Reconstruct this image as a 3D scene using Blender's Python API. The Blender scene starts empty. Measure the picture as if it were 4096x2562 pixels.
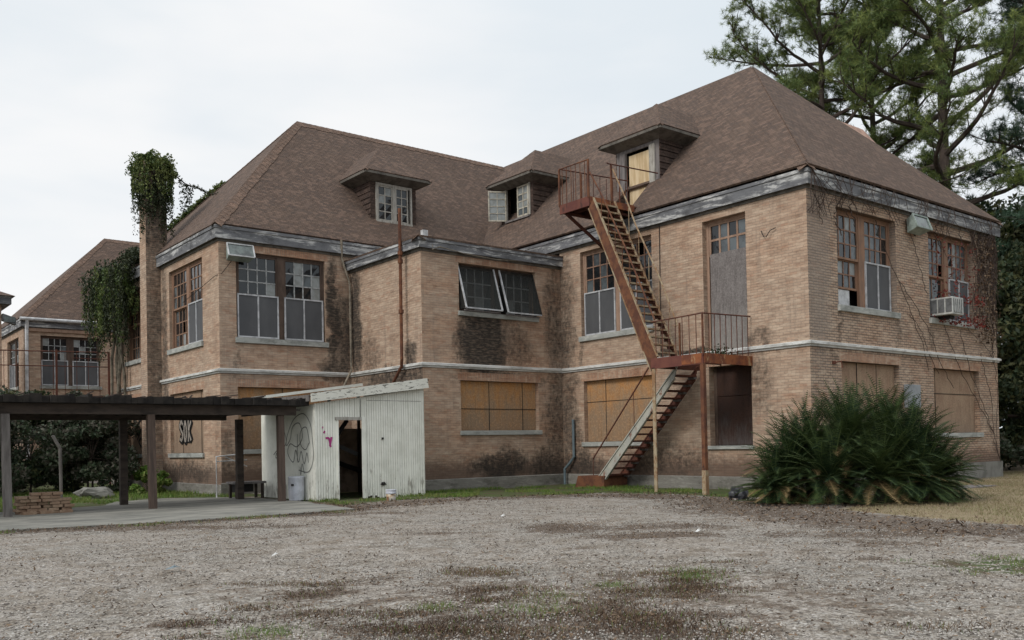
import bpy, math, random
import numpy as np
from mathutils import Vector, Matrix, noise as mnoise
rnd = random.Random(7)
rng = np.random.default_rng(7)
S = bpy.context.scene
COL = S.collection
# ------------------------------------------------------------------ camera
CAM = np.array([-24.73386, -16.20932, 1.6])
YAW, PIT, ROL, FPX, CY = 0.8974, 0.01667, 0.01961, 3655.62, 1722.76
F0 = Vector((math.cos(YAW), math.sin(YAW), 0)); R0 = Vector((math.sin(YAW), -math.cos(YAW), 0)); U0 = Vector((0, 0, 1))
Fw = F0*math.cos(PIT)+U0*math.sin(PIT); U1 = U0*math.cos(PIT)-F0*math.sin(PIT)
Rt = R0*math.cos(ROL)-U1*math.sin(ROL); Up = R0*math.sin(ROL)+U1*math.cos(ROL)
cd = bpy.data.cameras.new('camera'); cam = bpy.data.objects.new('camera', cd); COL.objects.link(cam)
m = Matrix((Rt, Up, -Fw)).transposed().to_4x4(); m.translation = Vector(CAM); cam.matrix_world = m
cd.sensor_width = 36; cd.lens = FPX/4096*36; cd.shift_x = 0; cd.shift_y = (CY-1281)/4096
cd.clip_start = 0.1; cd.clip_end = 3000
S.camera = cam
S.render.resolution_x = 1024; S.render.resolution_y = 640
S.view_settings.view_transform = 'Standard'; S.view_settings.look = 'None'
S.view_settings.exposure = 0; S.view_settings.gamma = 1
S.view_settings.use_curve_mapping = False
# ------------------------------------------------------------------ sky and sun (overcast)
SUN_EL, SUN_AZ = math.radians(40), math.radians(186)     # azimuth counted from +x towards +y
W = bpy.data.worlds.new('World'); S.world = W; W.use_nodes = True
def nd(nt, t, **k):
    n = nt.nodes.new(t)
    for a, v in k.items():
        if a == 'inp':
            for i, x in v.items(): n.inputs[i].default_value = x
        else: setattr(n, a, v)
    return n
def mth(nt, op, a, b=None, c=None, clamp=False):
    n = nt.nodes.new('ShaderNodeMath'); n.operation = op; n.use_clamp = clamp
    for i, x in enumerate((a, b, c)):
        if x is None: continue
        if isinstance(x, (int, float)): n.inputs[i].default_value = x
        else: nt.links.new(x, n.inputs[i])
    return n.outputs[0]
def ramp(nt, x, lo, hi, smooth=True):
    n = nt.nodes.new('ShaderNodeMapRange'); n.interpolation_type = 'SMOOTHSTEP' if smooth else 'LINEAR'
    n.inputs[1].default_value = lo; n.inputs[2].default_value = hi
    nt.links.new(x, n.inputs[0]); return n.outputs[0]
def mixc(nt, f, a, b, mode='MIX'):
    n = nt.nodes.new('ShaderNodeMix'); n.data_type = 'RGBA'; n.blend_type = mode
    for i, x in ((0, f), (6, a), (7, b)):
        if isinstance(x, (int, float)): n.inputs[i].default_value = x
        elif isinstance(x, tuple): n.inputs[i].default_value = (*x, 1) if len(x) == 3 else x
        else: nt.links.new(x, n.inputs[i])
    return n.outputs[2]
def noise(nt, vec, scale, detail=4, rough=.6, dist=0):
    n = nd(nt, 'ShaderNodeTexNoise', inp={'Scale': scale, 'Detail': detail, 'Roughness': rough, 'Distortion': dist})
    if vec is not None: nt.links.new(vec, n.inputs['Vector'])
    return n.outputs['Fac']
def vmap(nt, vec, sc=(1, 1, 1), loc=(0, 0, 0)):
    n = nd(nt, 'ShaderNodeMapping', inp={'Scale': sc, 'Location': loc}); nt.links.new(vec, n.inputs[0]); return n.outputs[0]
nt = W.node_tree; nt.nodes.clear()
tc = nd(nt, 'ShaderNodeTexCoord'); gen = tc.outputs['Generated']
sky = nd(nt, 'ShaderNodeTexSky', sky_type='NISHITA', sun_disc=False, sun_elevation=SUN_EL, sun_rotation=math.pi/2-SUN_AZ)
sk = mixc(nt, 1.0, sky.outputs[0], (.10, .10, .10), 'MULTIPLY')
sep = nd(nt, 'ShaderNodeSeparateXYZ'); nt.links.new(gen, sep.inputs[0]); z = sep.outputs[2]
cl = noise(nt, vmap(nt, gen, (1.6, 1.6, 5.0), (3.1, .4, .2)), 1.5, 4, .5, .3)
cl2 = noise(nt, vmap(nt, gen, (1, 1, 4.0), (.3, 2.4, .7)), 2.6, 4, .55)
side = nd(nt, 'ShaderNodeVectorMath', operation='DOT_PRODUCT'); nt.links.new(gen, side.inputs[0]); side.inputs[1].default_value = tuple(-Rt)
lowl = mth(nt, 'MULTIPLY', ramp(nt, z, .30, .08), ramp(nt, side.outputs['Value'], -.1, .3))
f = ramp(nt, mth(nt, 'ADD', mth(nt, 'ADD', mth(nt, 'MULTIPLY', cl, .8), mth(nt, 'MULTIPLY', cl2, .35)), mth(nt, 'MULTIPLY', lowl, .35)), .44, .84)
cc = mixc(nt, f, (.80, .865, .915), (1.0, 1.0, 1.0))
k = mth(nt, 'ADD', 1.0, mth(nt, 'MULTIPLY', ramp(nt, z, .40, .95), .75))
cm = nd(nt, 'ShaderNodeVectorMath', operation='SCALE'); nt.links.new(cc, cm.inputs[0]); nt.links.new(k, cm.inputs['Scale'])
out = mixc(nt, .93, sk, cm.outputs[0])
bg = nd(nt, 'ShaderNodeBackground', inp={1: 1.0}); nt.links.new(out, bg.inputs[0])
wo = nd(nt, 'ShaderNodeOutputWorld'); nt.links.new(bg.outputs[0], wo.inputs[0])
sd = bpy.data.lights.new('sun', 'SUN'); sd.energy = 1.75; sd.angle = math.radians(20); sd.color = (1, .95, .88)
so = bpy.data.objects.new('sun', sd); COL.objects.link(so); so.location = (-20, -20, 40)
d = Vector((math.cos(SUN_EL)*math.cos(SUN_AZ), math.cos(SUN_EL)*math.sin(SUN_AZ), math.sin(SUN_EL)))
so.rotation_euler = d.to_track_quat('Z', 'Y').to_euler()
# ------------------------------------------------------------------ mesh builder
class MB:
    def __init__(s): s.v = []; s.f = []; s.m = []; s.mats = []
    def mi(s, mat):
        if mat not in s.mats: s.mats.append(mat)
        return s.mats.index(mat)
    def poly(s, pts, mat):
        n = len(s.v); s.v += [tuple(map(float, p)) for p in pts]; s.f.append(list(range(n, n+len(pts)))); s.m.append(s.mi(mat)); return s
    def hexa(s, p, mat):    # p: bottom 4 ccw then top 4
        n = len(s.v); s.v += [tuple(map(float, q)) for q in p]; k = s.mi(mat)
        for f in ((3, 2, 1, 0), (4, 5, 6, 7), (0, 1, 5, 4), (1, 2, 6, 5), (2, 3, 7, 6), (3, 0, 4, 7)):
            s.f.append([n+i for i in f]); s.m.append(k)
        return s
    def box(s, x0, x1, y0, y1, z0, z1, mat):
        x0, x1 = min(x0, x1), max(x0, x1); y0, y1 = min(y0, y1), max(y0, y1); z0, z1 = min(z0, z1), max(z0, z1)
        return s.hexa([(x0, y0, z0), (x1, y0, z0), (x1, y1, z0), (x0, y1, z0), (x0, y0, z1), (x1, y0, z1), (x1, y1, z1), (x0, y1, z1)], mat)
    def beam(s, a, b, w, h, mat, up=(0, 0, 1), w2=None, h2=None):
        a = Vector(a); b = Vector(b); d = (b-a).normalized(); u = Vector(up)
        r = d.cross(u)
        if r.length < 1e-4: r = d.cross(Vector((1, 0, 0)))
        r.normalize(); u = r.cross(d).normalized()
        w2 = w if w2 is None else w2; h2 = h if h2 is None else h2
        P = []
        for c, ww, hh in ((a, w, h), (b, w2, h2)):
            P += [c-r*ww/2-u*hh/2, c+r*ww/2-u*hh/2, c+r*ww/2+u*hh/2, c-r*ww/2+u*hh/2]
        n = len(s.v); s.v += [tuple(q) for q in P]; k = s.mi(mat)
        for f in ((0, 1, 2, 3), (7, 6, 5, 4), (0, 4, 5, 1), (1, 5, 6, 2), (2, 6, 7, 3), (3, 7, 4, 0)):
            s.f.append([n+i for i in f]); s.m.append(k)
        return s
    def tube(s, pts, r, mat, seg=6, r2=None, cap=True):
        pts = [Vector(p) for p in pts]; k = s.mi(mat); n0 = len(s.v); N = len(pts)
        up = Vector((.13, .21, .97))
        for i, p in enumerate(pts):
            d = (pts[min(i+1, N-1)]-pts[max(i-1, 0)])
            d = d.normalized() if d.length > 1e-6 else Vector((0, 0, 1))
            a = d.cross(up)
            if a.length < .05: a = d.cross(Vector((1, 0, 0)))
            a.normalize(); b = a.cross(d)
            rr = r[i] if isinstance(r, (list, tuple)) else (r if r2 is None else r+(r2-r)*i/(N-1))
            for j in range(seg):
                t = 2*math.pi*j/seg; s.v.append(tuple(p+a*math.cos(t)*rr+b*math.sin(t)*rr))
        for i in range(N-1):
            for j in range(seg):
                a0 = n0+i*seg+j; a1 = n0+i*seg+(j+1) % seg
                s.f.append([a0, a1, a1+seg, a0+seg]); s.m.append(k)
        if cap and seg > 2:
            s.f.append([n0+j for j in range(seg)][::-1]); s.m.append(k)
            s.f.append([n0+(N-1)*seg+j for j in range(seg)]); s.m.append(k)
        return s
    def lathe(s, c, prof, mat, seg=20):
        n0 = len(s.v); k = s.mi(mat)
        for r, zz in prof:
            for j in range(seg):
                t = 2*math.pi*j/seg; s.v.append((c[0]+r*math.cos(t), c[1]+r*math.sin(t), c[2]+zz))
        for i in range(len(prof)-1):
            for j in range(seg):
                a0 = n0+i*seg+j; a1 = n0+i*seg+(j+1) % seg
                s.f.append([a0, a1, a1+seg, a0+seg]); s.m.append(k)
        return s
    def build(s, name, parent=None, smooth=False, bevel=0):
        me = bpy.data.meshes.new(name); me.from_pydata(s.v, [], s.f)
        for mt in s.mats: me.materials.append(mt)
        me.polygons.foreach_set('material_index', s.m)
        uvl = me.uv_layers.new(name='UVMap'); uv = np.zeros((len(me.loops), 2), np.float32)
        Z = Vector((0, 0, 1))
        for p in me.polygons:
            n = p.normal
            if abs(n.z) > .97: t = Vector((1, 0, 0)); b = Vector((0, 1, 0))
            else:
                t = Z.cross(n).normalized()
                if (t.x if abs(t.x) > abs(t.y) else t.y) < 0: t = -t
                b = n.cross(t)
                if b.z < 0: b = -b
            for li in p.loop_indices:
                co = me.vertices[me.loops[li].vertex_index].co
                uv[li] = (co.dot(t), co.dot(b))
        uvl.data.foreach_set('uv', uv.ravel())
        if smooth: me.polygons.foreach_set('use_smooth', [True]*len(me.polygons))
        me.validate(); me.update()
        o = bpy.data.objects.new(name, me); COL.objects.link(o)
        if bevel:
            bm = o.modifiers.new('bevel', 'BEVEL'); bm.width = bevel; bm.segments = 2; bm.limit_method = 'ANGLE'
        if parent is not None: adopt(o, parent)
        return o
def absloc(o):
    v = Vector(o.location)
    while o.parent: o = o.parent; v = v+Vector(o.location)
    return v
def adopt(o, parent):
    o.parent = parent; o.location = -absloc_parent(parent)
def absloc_parent(p):
    v = Vector((0, 0, 0))
    while p: v = v+Vector(p.location); p = p.parent
    return v
def tag(o, label=None, cat=None, group=None, kind=None):
    if label: o['label'] = label
    if cat: o['category'] = cat
    if group: o['group'] = group
    if kind: o['kind'] = kind
    return o
def thing(name, loc, label, cat, group=None, kind=None):
    o = bpy.data.objects.new(name, None); COL.objects.link(o); o.location = loc; o.empty_display_size = .3
    return tag(o, label, cat, group, kind)
def tris(name, V, Fc, mat, parent=None, uvs=False):
    V = np.asarray(V, np.float32); Fc = np.asarray(Fc, np.int32); k = Fc.shape[1]
    me = bpy.data.meshes.new(name); me.vertices.add(len(V)); me.vertices.foreach_set('co', V.ravel())
    me.loops.add(Fc.size); me.loops.foreach_set('vertex_index', Fc.ravel()); me.polygons.add(len(Fc))
    me.polygons.foreach_set('loop_start', np.arange(0, Fc.size, k, dtype=np.int32))
    me.polygons.foreach_set('loop_total', np.full(len(Fc), k, np.int32))
    me.materials.append(mat); me.update(); me.validate()
    o = bpy.data.objects.new(name, me); COL.objects.link(o)
    if parent is not None: adopt(o, parent)
    return o
# ------------------------------------------------------------------ materials
def newmat(name):
    mt = bpy.data.materials.new(name); mt.use_nodes = True; nt = mt.node_tree; nt.nodes.clear()
    b = nd(nt, 'ShaderNodeBsdfPrincipled'); o = nd(nt, 'ShaderNodeOutputMaterial'); nt.links.new(b.outputs[0], o.inputs[0])
    b.inputs['Roughness'].default_value = .85; b.inputs['Specular IOR Level'].default_value = .25
    return mt, nt, b
def bump(nt, b, h, s=.4, d=.02):
    n = nd(nt, 'ShaderNodeBump', inp={'Strength': s, 'Distance': d}); nt.links.new(h, n.inputs['Height']); nt.links.new(n.outputs[0], b.inputs['Normal'])
def stainmask(nt, uv, stains, nz):
    wv = nd(nt, 'ShaderNodeTexNoise', inp={'Scale': .9, 'Detail': 6, 'Roughness': .7}); nt.links.new(uv, wv.inputs['Vector'])
    off = nd(nt, 'ShaderNodeVectorMath', operation='MULTIPLY_ADD'); nt.links.new(wv.outputs['Color'], off.inputs[0]); off.inputs[1].default_value = (1.5, 1.9, 0); nt.links.new(uv, off.inputs[2])
    sp = nd(nt, 'ShaderNodeSeparateXYZ'); nt.links.new(off.outputs[0], sp.inputs[0]); acc = None
    for cu, cv, ru, rv, st in stains:
        du = mth(nt, 'MULTIPLY', mth(nt, 'SUBTRACT', sp.outputs[0], cu+.75), .8/ru)
        dv = mth(nt, 'MULTIPLY', mth(nt, 'SUBTRACT', sp.outputs[1], cv+.95), .8/rv)
        r2 = mth(nt, 'ADD', mth(nt, 'MULTIPLY', du, du), mth(nt, 'MULTIPLY', dv, dv))
        mm = mth(nt, 'MULTIPLY', ramp(nt, r2, 1.35, 0.0), st)
        acc = mm if acc is None else mth(nt, 'MAXIMUM', acc, mm)
    return mth(nt, 'MULTIPLY', ramp(nt, mth(nt, 'ADD', acc, mth(nt, 'MULTIPLY', mth(nt, 'SUBTRACT', nz, .5), 1.9)), .12, 1.0), ramp(nt, acc, .0, .5))
def brick(name, stains=(), c1=(.450, .332, .246), c2=(.360, .256, .188), mortar=(.285, .230, .184), vertical=False, contrast=1, red=.3, base=None, greys=()):
    mt, nt, b = newmat(name)
    uvn = nd(nt, 'ShaderNodeUVMap', uv_map='UVMap'); uv = uvn.outputs[0]
    src = uv
    if vertical:
        sp = nd(nt, 'ShaderNodeSeparateXYZ'); nt.links.new(uv, sp.inputs[0]); cb = nd(nt, 'ShaderNodeCombineXYZ')
        nt.links.new(sp.outputs[1], cb.inputs[0]); nt.links.new(sp.outputs[0], cb.inputs[1]); src = cb.outputs[0]
    BW, RH = .27, .088
    br = nd(nt, 'ShaderNodeTexBrick', offset=.5, inp={'Scale': 1, 'Mortar Size': .010*contrast, 'Mortar Smooth': .4, 'Bias': 0, 'Brick Width': BW, 'Row Height': RH,
            'Color1': (*c1, 1), 'Color2': (*c2, 1), 'Mortar': (*mortar, 1)})
    nt.links.new(src, br.inputs[0]); col = br.outputs['Color']
    ss = nd(nt, 'ShaderNodeSeparateXYZ'); nt.links.new(src, ss.inputs[0]); row = mth(nt, 'FLOOR', mth(nt, 'DIVIDE', ss.outputs[1], RH))
    cc_ = mth(nt, 'FLOOR', mth(nt, 'ADD', mth(nt, 'DIVIDE', ss.outputs[0], BW), mth(nt, 'MULTIPLY', mth(nt, 'PINGPONG', row, 1.0), .5)))
    cb2 = nd(nt, 'ShaderNodeCombineXYZ'); nt.links.new(cc_, cb2.inputs[0]); nt.links.new(row, cb2.inputs[1])
    wn = nd(nt, 'ShaderNodeTexWhiteNoise', noise_dimensions='2D'); nt.links.new(cb2.outputs[0], wn.inputs['Vector'])
    sv = nd(nt, 'ShaderNodeSeparateColor'); nt.links.new(wn.outputs['Color'], sv.inputs[0])
    col = mixc(nt, mth(nt, 'MULTIPLY', ramp(nt, sv.outputs[0], .78, .96), .45), col, (.50, .40, .305))
    col = mixc(nt, mth(nt, 'MULTIPLY', ramp(nt, sv.outputs[1], .86, .97), .32), col, (.38, .20, .125))
    col = mixc(nt, mth(nt, 'MULTIPLY', ramp(nt, sv.outputs[2], .92, .98), .30), col, (.18, .13, .10))
    n1 = noise(nt, vmap(nt, uv, (.30, .45, 1), (1.7, .2, 0)), 1.3, 6, .65)
    n2 = noise(nt, vmap(nt, uv, (.8, 1.9, 1), (7, 1, 0)), 1.6, 5, .6)
    n3 = noise(nt, vmap(nt, uv, (1, 1, 1)), 7, 5, .7)
    n6 = noise(nt, vmap(nt, uv, (1.3, 6.5, 1), (2, 9, 0)), 1.5, 5, .7); n7 = noise(nt, vmap(nt, uv, (1.0, 5.0, 1), (12, 4, 0)), 1.5, 5, .7)
    col = mixc(nt, mth(nt, 'MULTIPLY', ramp(nt, n6, .48, .68), .65), col, mixc(nt, 1.0, col, (.70, .64, .60), 'MULTIPLY'))
    col = mixc(nt, mth(nt, 'MULTIPLY', ramp(nt, n7, .50, .66), .60), col, (.56, .44, .335))
    col = mixc(nt, mth(nt, 'MULTIPLY', ramp(nt, n1, .42, .64), red), col, mixc(nt, 1.0, col, (.98, .74, .60), 'MULTIPLY'))
    col = mixc(nt, mth(nt, 'MULTIPLY', ramp(nt, n2, .46, .68), .55), col, mixc(nt, 1.0, col, (.66, .62, .60), 'MULTIPLY'))
    col = mixc(nt, mth(nt, 'MULTIPLY', ramp(nt, n3, .5, .8), .25), col, (.45, .36, .275))
    stk = noise(nt, vmap(nt, uv, (2.6, .25, 1), (3, 5, 0)), 1.5, 5, .65)
    col = mixc(nt, mth(nt, 'MULTIPLY', ramp(nt, stk, .52, .76), .45), col, (.17, .135, .11))
    if greys: col = mixc(nt, mth(nt, 'MULTIPLY', stainmask(nt, uv, greys, n3), .6), col, (.24, .20, .17))
    if base:
        sp = nd(nt, 'ShaderNodeSeparateXYZ'); nt.links.new(uv, sp.inputs[0])
        bb = ramp(nt, mth(nt, 'SUBTRACT', sp.outputs[1], mth(nt, 'MULTIPLY', n3, .9)), base, .25)
        col = mixc(nt, mth(nt, 'MULTIPLY', bb, .8), col, (.10, .065, .05))
    if stains:
        m1 = stainmask(nt, uv, stains, mth(nt, 'ADD', mth(nt, 'MULTIPLY', n3, .5), mth(nt, 'MULTIPLY', noise(nt, vmap(nt, uv, (2.2, 1.1, 1)), 2.6, 6, .72), .5)))
        nb = noise(nt, vmap(nt, uv, (3, 11, 1)), 1.4, 3, .6)
        col = mixc(nt, mth(nt, 'MULTIPLY', m1, mth(nt, 'ADD', .72, mth(nt, 'MULTIPLY', ramp(nt, nb, .3, .6), .25))), col, (.026, .023, .020))
    nt.links.new(col, b.inputs['Base Color'])
    h = mth(nt, 'ADD', mth(nt, 'MULTIPLY', br.outputs['Fac'], -1.0), mth(nt, 'MULTIPLY', n3, .5))
    bump(nt, b, h, .55, .018*contrast)
    return mt
def plain(name, c, rough=.8, var=.25, scale=3, spec=.25, c2=None, stretch=(1, 1, 1), bmp=.15, metal=0, lo=.4, hi=.65):
    mt, nt, b = newmat(name)
    t = nd(nt, 'ShaderNodeTexCoord'); v = vmap(nt, t.outputs['Object'], stretch)
    n = noise(nt, v, scale, 6, .65); n2 = noise(nt, v, scale*5, 4, .6)
    c2 = c2 or tuple(x*(1-var*1.6) for x in c)
    col = mixc(nt, ramp(nt, n, lo, hi), c, c2)
    col = mixc(nt, mth(nt, 'MULTIPLY', n2, var), col, tuple(x*.45 for x in c))
    nt.links.new(col, b.inputs['Base Color']); b.inputs['Roughness'].default_value = rough
    b.inputs['Specular IOR Level'].default_value = spec; b.inputs['Metallic'].default_value = metal
    if bmp: bump(nt, b, n2, bmp, .01)
    return mt
def weathered(name, base, paint, amt=.55, sx=.7, dark=(.06, .055, .052)):
    mt, nt, b = newmat(name)
    t = nd(nt, 'ShaderNodeUVMap', uv_map='UVMap').outputs[0]
    n = noise(nt, vmap(nt, t, (sx, 2.9, 1)), 1.5, 8, .76, .6); g = noise(nt, vmap(nt, t, (1.2, 26, 1)), 2, 4, .6); n4 = noise(nt, vmap(nt, t, (.9, 1.6, 1), (4, 4, 0)), 1.3, 7, .75)
    col = mixc(nt, ramp(nt, n, amt, amt+.12), base, paint)
    col = mixc(nt, mth(nt, 'MULTIPLY', ramp(nt, n4, .45, .68), .75), col, dark)
    col = mixc(nt, mth(nt, 'MULTIPLY', ramp(nt, g, .5, .75), .45), col, dark)
    nt.links.new(col, b.inputs['Base Color']); bump(nt, b, mth(nt, 'ADD', g, n), .3, .01)
    return mt
def shingle(name, tint=(1, 1, 1), moss=0):
    mt, nt, b = newmat(name); T = tint
    uv = nd(nt, 'ShaderNodeUVMap', uv_map='UVMap').outputs[0]
    c = lambda r, g, bb: (r*T[0], g*T[1], bb*T[2], 1)
    wob = nd(nt, 'ShaderNodeVectorMath', operation='ADD'); nt.links.new(uv, wob.inputs[0])
    wn = nd(nt, 'ShaderNodeTexNoise', inp={'Scale': .9, 'Detail': 2}); nt.links.new(uv, wn.inputs['Vector'])
    ws = nd(nt, 'ShaderNodeVectorMath', operation='SCALE'); nt.links.new(wn.outputs['Color'], ws.inputs[0]); ws.inputs['Scale'].default_value = .06
    nt.links.new(ws.outputs[0], wob.inputs[1]); uvw = wob.outputs[0]
    br = nd(nt, 'ShaderNodeTexBrick', offset=.5, offset_frequency=2, inp={'Scale': 1, 'Mortar Size': .016, 'Mortar Smooth': .6, 'Bias': 0, 'Brick Width': .21, 'Row Height': .118,
            'Color1': c(.120, .080, .060), 'Color2': c(.088, .058, .044), 'Mortar': c(.052, .037, .031)}); nt.links.new(uvw, br.inputs[0])
    ss = nd(nt, 'ShaderNodeSeparateXYZ'); nt.links.new(uvw, ss.inputs[0]); row = mth(nt, 'FLOOR', mth(nt, 'DIVIDE', ss.outputs[1], .118))
    cc_ = mth(nt, 'FLOOR', mth(nt, 'ADD', mth(nt, 'DIVIDE', ss.outputs[0], .21), mth(nt, 'MULTIPLY', mth(nt, 'PINGPONG', row, 1.0), .5)))
    cb2 = nd(nt, 'ShaderNodeCombineXYZ'); nt.links.new(cc_, cb2.inputs[0]); nt.links.new(row, cb2.inputs[1])
    v = nd(nt, 'ShaderNodeTexWhiteNoise', noise_dimensions='2D'); nt.links.new(cb2.outputs[0], v.inputs['Vector'])
    sv = nd(nt, 'ShaderNodeSeparateColor'); nt.links.new(v.outputs['Color'], sv.inputs[0])
    col = mixc(nt, mth(nt, 'MULTIPLY', ramp(nt, sv.outputs[0], .6, .95), .45), br.outputs['Color'], c(.195, .128, .098)[:3])
    col = mixc(nt, mth(nt, 'MULTIPLY', ramp(nt, sv.outputs[1], .6, .95), .55), col, c(.062, .046, .040)[:3])
    n1 = noise(nt, vmap(nt, uv, (.35, .16, 1)), 1.3, 6, .7); n2 = noise(nt, uv, 14, 4, .7)
    n5 = noise(nt, vmap(nt, uv, (.9, .25, 1), (9, 2, 0)), .9, 5, .65)
    col = mixc(nt, mth(nt, 'MULTIPLY', ramp(nt, n1, .42, .68), .35), col, mixc(nt, 1.0, col, (.70, .67, .66), 'MULTIPLY'))
    col = mixc(nt, mth(nt, 'MULTIPLY', ramp(nt, n5, .52, .75), .2), col, (.19, .135, .10))
    col = mixc(nt, mth(nt, 'MULTIPLY', ramp(nt, n2, .4, .8), .35), col, c(.185, .145, .115)[:3])
    nt.links.new(col, b.inputs['Base Color'])
    bump(nt, b, mth(nt, 'ADD', mth(nt, 'MULTIPLY', br.outputs['Fac'], -1), mth(nt, 'ADD', n2, mth(nt, 'MULTIPLY', sv.outputs[2], .6))), .6, .02)
    b.inputs['Roughness'].default_value = .95
    return mt
def leafmat(name, c1, c2, c3=None, trans=.25, rough=.55):
    mt, nt, b = newmat(name)
    g = nd(nt, 'ShaderNodeNewGeometry'); r = g.outputs['Random Per Island']
    t = nd(nt, 'ShaderNodeTexCoord'); n = noise(nt, t.outputs['Object'], .8, 3, .6)
    col = mixc(nt, r, c1, c2)
    if c3: col = mixc(nt, mth(nt, 'MULTIPLY', ramp(nt, mth(nt, 'ADD', mth(nt, 'MULTIPLY', r, .35), n), .58, .85), .85), col, c3)
    nt.links.new(col, b.inputs['Base Color']); b.inputs['Roughness'].default_value = rough
    tr = nd(nt, 'ShaderNodeBsdfTranslucent'); nt.links.new(col, tr.inputs[0]); mx = nd(nt, 'ShaderNodeMixShader', inp={0: trans})
    nt.links.new(b.outputs[0], mx.inputs[1]); nt.links.new(tr.outputs[0], mx.inputs[2])
    nt.links.new(mx.outputs[0], [x for x in nt.nodes if x.type == 'OUTPUT_MATERIAL'][0].inputs[0])
    return mt
M = {}
M['glass'], nt, b = newmat('old_glass'); b.inputs['Base Color'].default_value = (.012, .014, .016, 1); b.inputs['Roughness'].default_value = .06; b.inputs['Specular IOR Level'].default_value = .6
t = nd(nt, 'ShaderNodeTexCoord'); bump(nt, b, noise(nt, t.outputs['Object'], 2.2, 2, .5), .12, .05)
M['glass_dusty'] = plain('dusty_glass', (.11, .13, .14), .25, .4, 2.5, .6, c2=(.05, .055, .06), bmp=0)
M['glass_pale'] = plain('pale_backed_glass', (.28, .30, .30), .35, .3, 3, .5, c2=(.20, .21, .20), bmp=0)
M['dark'] = plain('painted_dark', (.012, .011, .010), 1, .1, 1, .05, bmp=0)  # near-black colour stands in for unlit space behind the openings
M['screen'], nt, b = newmat('insect_screen'); t = nd(nt, 'ShaderNodeTexCoord')
n = noise(nt, vmap(nt, t.outputs['Object'], (1, 1, .5)), 1.8, 4, .6)
nt.links.new(mixc(nt, n, (.048, .050, .056), (.115, .117, .122)), b.inputs['Base Color']); b.inputs['Roughness'].default_value = .6
M['screen_dark'] = plain('dark_insect_screen', (.028, .029, .027), .7, .4, 2, .2, c2=(.012, .012, .012), bmp=0)
M['mesh'], nt, b = newmat('see_through_mesh'); b.inputs['Base Color'].default_value = (.035, .037, .035, 1); tr = nd(nt, 'ShaderNodeBsdfTransparent'); mx = nd(nt, 'ShaderNodeMixShader', inp={0: .42})
nt.links.new(b.outputs[0], mx.inputs[1]); nt.links.new(tr.outputs[0], mx.inputs[2]); nt.links.new(mx.outputs[0], [x for x in nt.nodes if x.type == 'OUTPUT_MATERIAL'][0].inputs[0])
M['alu'] = plain('white_aluminium', (.52, .53, .55), .5, .25, 4, .4, bmp=0)
M['cream'] = plain('cream_paint', (.55, .52, .44), .7, .35, 5, c2=(.30, .26, .20))
M['wood_orange'] = plain('bare_orange_wood', (.30, .175, .115), .8, .4, 4, c2=(.20, .13, .095), stretch=(1, 1, .3))
M['wood_brown'] = plain('brown_painted_wood', (.11, .075, .058), .8, .3, 4, stretch=(1, 1, .3))
M['wood_pink'] = plain('faded_pink_wood', (.36, .24, .175), .8, .3, 4, c2=(.25, .16, .115), stretch=(1, 1, .3))
M['muntin_pale'] = plain('pale_muntin', (.40, .41, .41), .7, .3, 6, bmp=0)
M['muntin_rust'] = plain('rusty_muntin', (.30, .18, .13), .8, .3, 6, bmp=0)
M['stone'] = weathered('grey_stone_sill', (.33, .34, .32), (.46, .46, .43), .5, dark=(.12, .125, .115))
M['band'] = weathered('pale_stone_band', (.50, .50, .48), (.66, .66, .64), .45, dark=(.22, .215, .20))
M['plinth'] = weathered('concrete_plinth', (.20, .19, .17), (.27, .26, .235), .5, dark=(.07, .065, .055))
M['fascia'] = weathered('weathered_fascia', (.145, .148, .158), (.50, .50, .49), .49, dark=(.045, .044, .046), sx=.45)
M['soffit'] = plain('grey_soffit', (.17, .155, .135), .9, .3, 3)
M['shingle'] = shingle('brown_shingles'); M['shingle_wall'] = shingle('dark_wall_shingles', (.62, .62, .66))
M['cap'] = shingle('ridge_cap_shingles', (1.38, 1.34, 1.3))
M['pinkroof'] = plain('pale_pink_roofing', (.42, .27, .21), .9, .2, 3)
M['grey_wood'] = plain('grey_weathered_wood', (.21, .19, .185), .9, .35, 3, c2=(.12, .11, .11), stretch=(3, 3, .35))
M['old_white_wood'] = plain('flaking_white_wood', (.42, .40, .36), .85, .35, 5, c2=(.25, .23, .20), stretch=(2, 2, .4))
M['deck_black'] = plain('rotted_roof_deck', (.016, .014, .013), .95, .4, 3, c2=(.035, .030, .026))
M['dark_beam'] = plain('dark_timber', (.075, .058, .048), .9, .4, 2, c2=(.038, .031, .027), stretch=(1, 3, 3))
M['post_brown'] = plain('weathered_brown_post', (.12, .085, .068), .9, .4, 3, c2=(.065, .048, .04), stretch=(3, 3, .3))
M['post_grey'] = plain('weathered_grey_post', (.17, .155, .145), .9, .4, 3, c2=(.09, .08, .075), stretch=(3, 3, .3))
def rust(name, a, b_, c, sc=2.5):
    mt, nt, b = newmat(name); t = nd(nt, 'ShaderNodeTexCoord'); v = t.outputs['Object']
    n = noise(nt, v, sc, 7, .7); n2 = noise(nt, vmap(nt, v, (1, 1, .4), (3, 3, 3)), sc*2.2, 6, .7)
    col = mixc(nt, ramp(nt, n, .40, .60), a, b_); col = mixc(nt, ramp(nt, n2, .56, .66), col, c)
    nt.links.new(col, b.inputs['Base Color']); bump(nt, b, n2, .3, .008); return mt
M['rust'] = rust('rusted_steel', (.090, .038, .025), (.155, .066, .034), (.050, .027, .021))
M['rust_dark'] = rust('dark_rusted_steel', (.080, .032, .024), (.12, .045, .028), (.035, .022, .018))
M['rust_red'] = rust('red_brown_primer', (.11, .040, .033), (.145, .055, .04), (.075, .033, .028), 1.2)
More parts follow.
